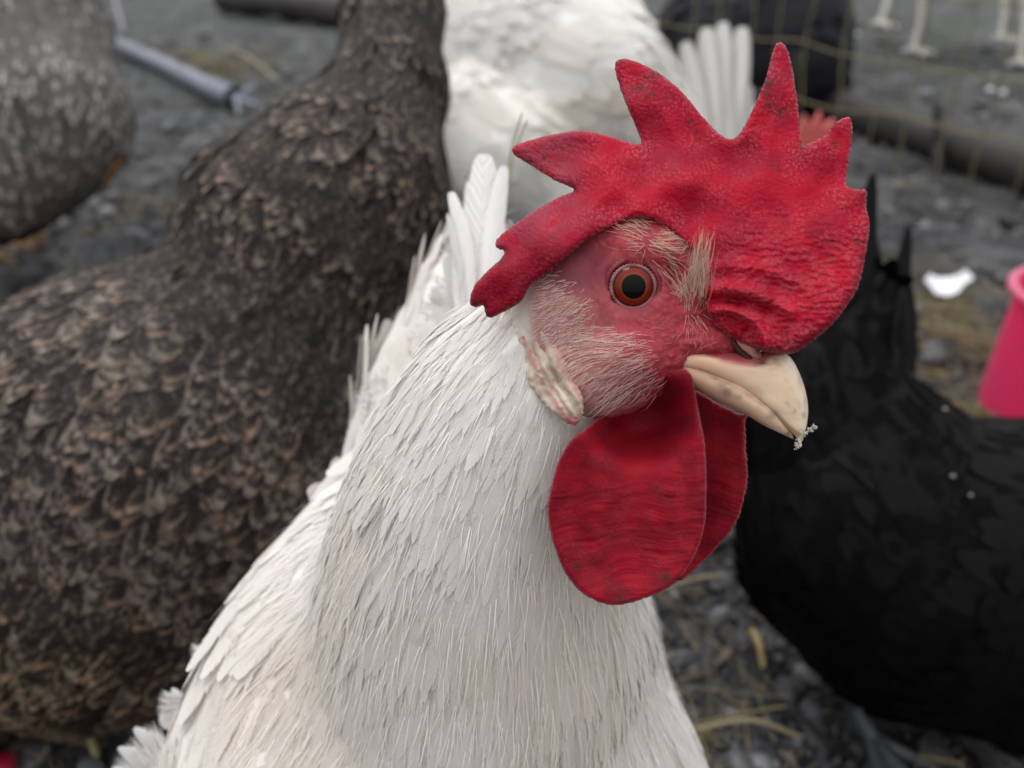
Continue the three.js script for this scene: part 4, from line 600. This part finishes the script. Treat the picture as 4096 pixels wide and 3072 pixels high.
// ---- two pale hens far beyond the wire, of which the legs show
const paleLeg = std({ color: rgb(0.56, 0.53, 0.47), roughness: 0.6 });
for (const [label, legs, bd] of [['pale hen far beyond the wire at top right, its two thin white legs showing', [[[888, -14], [878, 26]], [[922, -10], [911, 56]]], [905, -70]], ['spotted pale hen at the top right corner, its legs cut by the picture\'s edge', [[[1002, -14], [999, 42]], [[1024, -12], [1018, 68]]], [1020, -66]]]) {
  const f0 = onGround(groundAt(...legs[1][1])), d0 = toPix(f0)[2], base = V(f0.x, 0, f0.z), t = thing('pale_hen', base, label, 'hen', undefined);
  const chains = [{ balls: [[bd[0] - 60, bd[1] - 50, d0, 24], [bd[0] - 30, bd[1] - 5, d0, 42], [bd[0] + 20, bd[1], d0, 48], [bd[0] + 55, bd[1] - 26, d0, 24]], len: 0.07, wid: 0.04, tilt: 0.1 }];
  const B = bodyOf(chains, 0.04), g = surfaceNet(B.f, B.lo, B.hi, 0.016); paint(g, () => [0.6, 0.58, 0.54]); part('body', g, std({ vertexColors: true, roughness: 0.75 }), t);
  const w = g.clone(); w.translate(base.x, base.y, base.z); coat('feather_coat', t, w, B, farMats, 320, 95, { swirl: 0.4 });
  for (const [h, f] of legs) { const ft = onGround(groundAt(...f)), dd = toPix(ft)[2], hp = P(h[0], h[1], dd), kn = P(lerp(h[0], f[0], 0.45) + 3, lerp(h[1], f[1], 0.45), dd); const gs = [tube([hp.clone().add(V(0, 0.05, 0)), hp, kn, ft.clone().add(V(0, 0.012, 0))], [0.024, 0.014, 0.009, 0.008])]; for (const [a, L] of [[-0.3, 0.07], [0.4, 0.055], [-1.1, 0.055], [2.8, 0.03]]) gs.push(tube([ft.clone().add(V(0, 0.016, 0)), ft.clone().add(V(Math.cos(a) * L * .5, 0.014, -Math.sin(a) * L * .5)), ft.clone().add(V(Math.cos(a) * L, 0.005, -Math.sin(a) * L))], [0.011, 0.009, 0.005], 8)); part('leg', mergeGeometries(gs), paleLeg, t); }
}

// ---------------------------------------------------------------- yard things
{ // pink bucket
  const c = groundAt(1040, 520), h = 0.26, prof = [[0.001, 0.004], [0.112, 0.004], [0.114, 0.010], [0.098, h - 0.016], [0.103, h - 0.012], [0.104, h - 0.004], [0.101, h], [0.097, h - 0.002], [0.094, h - 0.02], [0.106, 0.012], [0.001, 0.010]];
  const top = P(1091, 322, 0.92), t = thing('pink_bucket', V(top.x, 0, top.z), 'bright pink plastic bucket at the right edge behind the black hen', 'bucket'); t.rotation.z = -0.02;
  const m = phy({ color: rgb(0.97, 0.09, 0.33), roughness: 0.45, transmission: 0.6, specularIntensity: 0.6 });
  const k = (top.y + 0.03) / h; const wall = new THREE.LatheGeometry(prof.map(([r, y]) => new THREE.Vector2(r * (0.70 + 0.07 * y / h), y * k)), 72); part('bucket_wall', wall, m, t, true);
  const rim = new THREE.TorusGeometry(0.104 * 0.772, 0.0045, 12, 80); rim.rotateX(Math.PI / 2); rim.translate(0, (h - 0.006) * k, 0); part('rim', rim, phy({ color: rgb(0.93, 0.22, 0.42), roughness: 0.3, transmission: 0.5 }), t, true);
}
const barkCol = (x, y, z) => { const k = 0.7 + 0.6 * ss(-0.3, 0.3, fbm(x * 30, y * 60, z * 30, 3)); return [0.030 * k, 0.025 * k, 0.023 * k]; };
function logThing(pts, radii, label, name = 'log', category = 'log', colour = barkCol, rough = 0.0035) {
  const g = tube(pts, radii, 20), p = g.attributes.position, n = g.attributes.normal; for (let i = 0; i < p.count; i++) { const x = p.getX(i), y = p.getY(i), z = p.getZ(i), k = rough * (noise(x * 40, y * 60, z * 40) + 0.7 * noise(x * 110, y * 160, z * 110)); p.setXYZ(i, x + n.getX(i) * k, y + n.getY(i) * k, z + n.getZ(i) * k); } g.computeVertexNormals(); paint(g, colour);
  return solo(name, g, std({ vertexColors: true, roughness: 0.6 }), label, category);
}
const rise = (p, h) => p.clone().setY(h);
const logA = groundAt(1100, 215), logB = groundAt(850, 128), logC = groundAt(760, 96);
logThing([logA, logA.clone().lerp(logB, 0.5), logB, logC].map((p, i) => rise(p, 0.034 + 0.003 * (i % 2))), [0.050, 0.046, 0.042, 0.034], 'dark wet log lying on the ground under the wire at upper right');
{ const a = groundAt(225, 12), b = groundAt(365, 30); logThing([rise(a, 0.05), rise(a.clone().lerp(b, 0.5), 0.06), rise(b, 0.05), rise(groundAt(470, 44), 0.05)], [0.05, 0.055, 0.055, 0.05], 'brown log at the top edge left of the brown hen\'s raised tail'); }
{ const f = groundAt(937, 172), u = P(938, 104, toPix(f)[2] - 0.02); logThing([rise(f, 0), f.clone().lerp(u, 0.5), u], [0.012, 0.010, 0.007], 'short dark stake standing against the far side of the log', 'stake', 'stake'); }
// grey stick at top left with split end
{ const q = [[52, 14], [110, 38], [170, 66], [212, 88], [236, 98]].map(([x, y]) => rise(groundAt(x, y + 12), 0.03)); const gs = tube(q, [0.021, 0.021, 0.021, 0.022, 0.025], 14);
  const e = q[4], s1 = tube([q[3], e, rise(groundAt(262, 116), 0.02)], [0.012, 0.011, 0.004]), s2 = tube([q[3], e, rise(groundAt(258, 103), 0.045)], [0.010, 0.009, 0.003]), s3 = tube([q[3], e, rise(groundAt(240, 120), 0.01)], [0.010, 0.010, 0.003]);
  const g = mergeGeometries([gs, s1, s2, s3]); paint(g, (x, y, z) => { const k = 0.75 + 0.5 * ss(-0.3, 0.3, fbm(x * 20, y * 90, z * 90, 3)); return [0.17 * k, 0.19 * k, 0.235 * k]; }); solo('stick', g, std({ vertexColors: true, roughness: 0.45 }), 'smooth blue-grey stick with a splintered end, lying between the speckled and the brown hen', 'stick'); }
// dry leaves
function leaf(name, pts, w, colour, label, twist = 0.6) { const c = new THREE.CatmullRomCurve3(pts), n = 14, m = 6, pos = [], col = [], idx = []; for (let i = 0; i <= n; i++) { const t = i / n, p = c.getPoint(t), d = c.getTangent(t), s = V().crossVectors(d, V(0, 1, 0)).normalize(), u = V().crossVectors(s, d).normalize(), hw = w * Math.pow(Math.sin(Math.PI * clamp(0.04 + 0.94 * t)), 0.7); for (let j = 0; j <= m; j++) { const e = j / m * 2 - 1, q = p.clone().addScaledVector(s, e * hw * Math.cos(twist * e)).addScaledVector(u, Math.abs(e) * hw * Math.sin(twist) + 0.002 * noise(t * 9, e * 4)); pos.push(q.x, q.y, q.z); col.push(...colour(t, e)); } } for (let i = 0; i < n; i++) for (let j = 0; j < m; j++) { const a = i * (m + 1) + j; idx.push(a, a + 1, a + m + 1, a + 1, a + m + 2, a + m + 1); } const up = pos.map((v, i) => i % 3 === 1 ? v + 0.0012 : v), N = pos.length / 3, all = idx.concat(idx.map((v) => v + N)); const g = new THREE.BufferGeometry(); g.setAttribute('position', new THREE.Float32BufferAttribute(pos.concat(up), 3)); g.setAttribute('color', new THREE.Float32BufferAttribute(col.concat(col), 3)); g.setIndex(all); g.computeVertexNormals(); return solo(name, g, std({ vertexColors: true, roughness: 0.6 }), label, 'leaf'); }
leaf('dry_leaf', [P(135, 128, 1.22), P(128, 150, 1.2), P(117, 168, 1.19), P(105, 186, 1.19)], 0.011, (t, e) => mixc(mixc([0.04, 0.03, 0.025], [0.42, 0.20, 0.05], ss(0.1, 0.35, t)), e > 0 ? [0.5, 0.42, 0.3] : [0.40, 0.14, 0.03], 0.5), 'curled orange-brown dry leaf beside the speckled hen\'s belly', 1.0);
leaf('dry_leaf', [rise(groundAt(-14, 268), 0.02), rise(groundAt(18, 262), 0.025), rise(groundAt(44, 266), 0.022), rise(groundAt(62, 258), 0.02)], 0.030, (t, e) => mixc([0.34, 0.16, 0.03], [0.10, 0.05, 0.03], ss(0.35, 0.8, t + 0.2 * noise(t * 8, e * 5))), 'orange and brown dry leaf at the left edge above the brown hen', 0.5);
// white scrap of paper on the straw
{ const c = groundAt(944, 296), g = new THREE.PlaneGeometry(1, 1, 14, 10), p = g.attributes.position; for (let i = 0; i < p.count; i++) { const u = p.getX(i) * 2, v = p.getY(i) * 2, ang = Math.atan2(v, u), r = Math.max(Math.abs(u), Math.abs(v)), k = r * (1 + 0.12 * noise(Math.cos(ang) * 2, Math.sin(ang) * 2, 4)); p.setXYZ(i, c.x + Math.cos(ang) * k * 0.031 + 0.004 * v, c.y + 0.014 + 0.012 * (u * 0.2 + v * 0.5) + 0.012 * (u * u) + 0.002 * noise(u * 3, v * 3), c.z - Math.sin(ang) * k * 0.017); }
  const back = g.clone(); back.translate(0, -0.0016, 0); const gg = mergeGeometries([bare(g), bare(back)]); gg.computeVertexNormals(); solo('paper_scrap', gg, std({ color: rgb(0.80, 0.81, 0.84), roughness: 0.7 }), 'crumpled white scrap lying on straw between the black tail and the pink bucket', 'scrap'); }
// small red thing in the bottom left corner
{ const p = groundAt(-6, 764, 0.02), g = ico(0.013, 3), a = g.attributes.position; for (let i = 0; i < a.count; i++) { const x = a.getX(i), y = a.getY(i), z = a.getZ(i), k = 1 + 0.25 * noise(x * 60, y * 60, z * 60); a.setXYZ(i, x * k, y * 0.6 * k, z * k); } g.computeVertexNormals(); g.translate(p.x, groundY(p.x, p.z) + 0.012, p.z); solo('red_scrap', g, std({ color: rgb(0.42, 0.012, 0.05), roughness: 0.5 }), 'small crimson scrap at the bottom left corner', 'scrap'); }
// twigs at the lower left
for (const [pts, r, l] of [[[[28, 742], [80, 728], [128, 706], [172, 694]], 0.006, 'brown twig on the mud under the brown hen, upper of two'], [[[60, 752], [100, 745], [150, 722]], 0.004, 'thin brown twig on the mud beside the white fluff, lower of two']]) logThing(pts.map(([x, y]) => rise(groundAt(x, y), 0.014)), [r, r * 1.1, r * 0.6], l, 'twig', 'twig', (x, y, z) => { const k = 0.7 + 0.6 * ss(-0.3, 0.3, noise(x * 80, y * 80, z * 80)); return [0.085 * k, 0.06 * k, 0.05 * k]; }, 0.001);

// ---- wire netting
{
  const A = groundAt(1120, 232), B2 = groundAt(640, 112), base = A.clone().lerp(B2, 0.5).setY(0), t = thing('wire_fence', base, 'thin rusty wire netting standing at the log, in front of the dark hen', 'fence'), wm = std({ color: rgb(0.21, 0.19, 0.10), roughness: 0.6, metalness: 0.3 });
  const L = A.distanceTo(B2), u = B2.clone().sub(A).normalize(), R = rng(44), wv = (s, h) => u.clone().multiplyScalar(s + 0.012 * noise(s * 9, h * 9, 1)).add(A).setY(h + 0.016 * noise(s * 7, h * 8, 6)).add(V(0, 0, 0.03 * noise(s * 4, h * 4, 3)));
  for (let k = 0, s = 0.02; s < L; k++, s += 0.075) part('wire', bare(new THREE.TubeGeometry(new THREE.CatmullRomCurve3(Array.from({ length: 14 }, (_, i) => wv(s + 0.02 * noise(k, 3), i / 13 * 0.75 - 0.01))), 40, 0.0017, 5)), wm, t);
  for (let h = 0.10; h < 0.76; h += 0.105) part('wire', bare(new THREE.TubeGeometry(new THREE.CatmullRomCurve3(Array.from({ length: 26 }, (_, i) => wv(i / 25 * L, h))), 90, 0.0017, 5)), wm, t);
}
// drops of water hanging on the wire and the log
{ const dm = std({ color: rgb(0.75, 0.77, 0.80), roughness: 0.25 }); [[871, 121, 'above the log by the comb\'s shortest point'], [888, 127, 'on the log, second from the comb'], [937, 141, 'in the middle of the log'], [1001, 161, 'on the log nearest the right edge'], [858, 34, 'in the air right of the dark hen'], [990, 90, 'beyond the log, left of a close pair'], [1003, 93, 'beyond the log, right of a close pair']].forEach(([x, y, l]) => { const d = y > 110 ? toPix(groundAt(x, y + 14))[2] : toPix(groundAt(x, y))[2]; const g = ico(0.0062 * (y < 100 ? 1.3 : 1), 2), p = P(x, y, d - 0.03); g.translate(p.x, p.y, p.z); solo('white_speck', g, dm, 'small white speck ' + l, 'speck'); }); }

// ---- litter: straw, chaff and stones that nobody could count
{
  const R = rng(99), make = (name, geo, m, n, place, label, category) => { const im = new THREE.InstancedMesh(geo, m, n), M = new THREE.Matrix4(), q = new THREE.Quaternion(), e = new THREE.Euler(); let k = 0; for (let i = 0; i < n * 4 && k < n; i++) { const r = place(); if (!r) continue; const [p, s, rot, c] = r; e.set(...rot); q.setFromEuler(e); M.compose(p, q, s); im.setMatrixAt(k, M); im.setColorAt(k, rgb(...c)); k++; } im.count = k; im.name = name; im.castShadow = im.receiveShadow = true; scene.add(im); return tag(im, label, category, undefined, 'stuff'); };
  const blade0 = new THREE.CylinderGeometry(0.5, 0.5, 1, 6, 6); { const p = blade0.attributes.position; for (let i = 0; i < p.count; i++) { const y = p.getY(i); p.setZ(i, p.getZ(i) * 0.6 + 0.9 * (0.25 - y * y)); } blade0.rotateZ(Math.PI / 2); blade0.computeVertexNormals(); }
  const any = (far) => { const d = 0.35 + Math.pow(R(), 1.6) * far, a = (R() - 0.5) * 1.5; return V(Math.sin(a) * d, 0, -Math.cos(a) * d); };
  const piles = [[960, 330, 0.14, 2], [990, 350, 0.12, 1.4], [935, 300, 0.06, 1], [200, 58, 0.14, 2.6], [225, 70, 0.12, 2], [700, 745, 0.10, .12], [690, 600, 0.1, .06], [150, 210, 0.2, .6], [90, 740, 0.1, .12], [100, 110, .3, .4], [980, 420, .1, .5]].map(([x, y, r, w]) => [groundAt(x, y), r, w]);
  const wsum = piles.reduce((s, p) => s + p[2], 0);
  const strawCol = () => { const k = 0.5 + 0.7 * R(); return R() < 0.6 ? [0.30 * k, 0.245 * k, 0.12 * k] : [0.20 * k, 0.17 * k, 0.12 * k]; };
  make('straw', blade0, std({ roughness: 0.7 }), 4600, () => { let p; if (R() < 0.74) { let w = R() * wsum, i = 0; while ((w -= piles[i][2]) > 0 && i < piles.length - 1) i++; const [c, r] = piles[i], a = R() * 6.28, q = r * 1.5 * Math.pow(R(), 1.2) * (0.6 + 0.6 * Math.sin(a * 3 + i)); p = V(c.x + Math.cos(a) * q, 0, c.z + Math.sin(a) * q); } else p = any(3.4); p.y = groundY(p.x, p.z) + 0.004 + 0.008 * R(); const L = 0.012 + 0.07 * R() ** 3, w = 0.0009 + 0.0020 * R() * R(); return [p, V(L, w, w), [(R() - 0.5) * 0.4, R() * 6.28, (R() - 0.5) * 0.35], strawCol()]; }, 'loose straw and stalks scattered over the dark mud', 'straw');
  make('chaff', new THREE.BoxGeometry(1, 0.25, 0.4), std({ roughness: 0.8 }), 16000, () => { const p = any(3.2); p.y = groundY(p.x, p.z) + 0.002; const L = 0.005 + 0.018 * R() * R(); const k = 0.4 + 1.0 * R() * R(); return [p, V(L, L * 0.4, L * (0.3 + 0.5 * R())), [R(), R() * 6.28, R()], R() < 0.5 ? [0.16 * k, 0.13 * k, 0.10 * k] : [0.10 * k, 0.10 * k, 0.11 * k]]; }, 'dark wood chips and chaff trodden into the mud', 'chaff');
  make('gravel', ico(0.5, 1), std({ roughness: 0.45 }), 5000, () => { const p = any(3.2); p.y = groundY(p.x, p.z) + 0.002; const s = 0.005 + 0.022 * R() ** 3 * Math.min(1.6, 0.5 + p.length() * 0.5), k = 0.3 + R() ** 3 * 1.0; return [p, V(s * (1 + R()), s * 0.6, s), [R(), R() * 6.28, R()], [0.115 * k, 0.115 * k, 0.125 * k]]; }, 'small grey stones and crumbs of mud on the ground', 'gravel');
}
// single straws one can point to
for (const [a, b, r, l, c] of [[[655, 600], [722, 590], 0.0016, 'pale straw stalk on the mud just right of the big red wattle', [0.27, 0.23, 0.13]], [[750, 646], [763, 670], 0.0028, 'short yellow straw end standing in the mud left of the black hen', [0.40, 0.31, 0.13]], [[222, 44], [280, 84], 0.004, 'long pale straw above the brown hen\'s back', [0.33, 0.28, 0.16]], [[42, 246], [60, 216], 0.004, 'pale straw on the grey mud right of the orange leaf', [0.38, 0.36, 0.27]], [[113, -8], [124, 34], 0.006, 'pale upright stalk at the top edge behind the grey stick', [0.34, 0.31, 0.33]], [[690, 742], [800, 746], 0.002, 'straw lying along the bottom edge left of the black hen\'s foot', [0.25, 0.2, 0.12]], [[78, 716], [86, 734], 0.0022, 'green-yellow straw beside the twigs under the brown hen', [0.33, 0.30, 0.10]], [[94, 745], [100, 768], 0.003, 'yellow straw next to the white fluff at the bottom left', [0.40, 0.34, 0.16]]]) {
  const p = groundAt(...a), q = groundAt(...b), m = p.clone().lerp(q, 0.5); const g = tube([rise(p, groundY(p.x, p.z) + 0.008), rise(m, groundY(m.x, m.z) + 0.014), rise(q, groundY(q.x, q.z) + 0.010)], [r, r, r * 0.8], 8); solo('straw_stalk', g, std({ color: rgb(...c), roughness: 0.65 }), l, 'straw');
}
renderer.render(scene, camera);
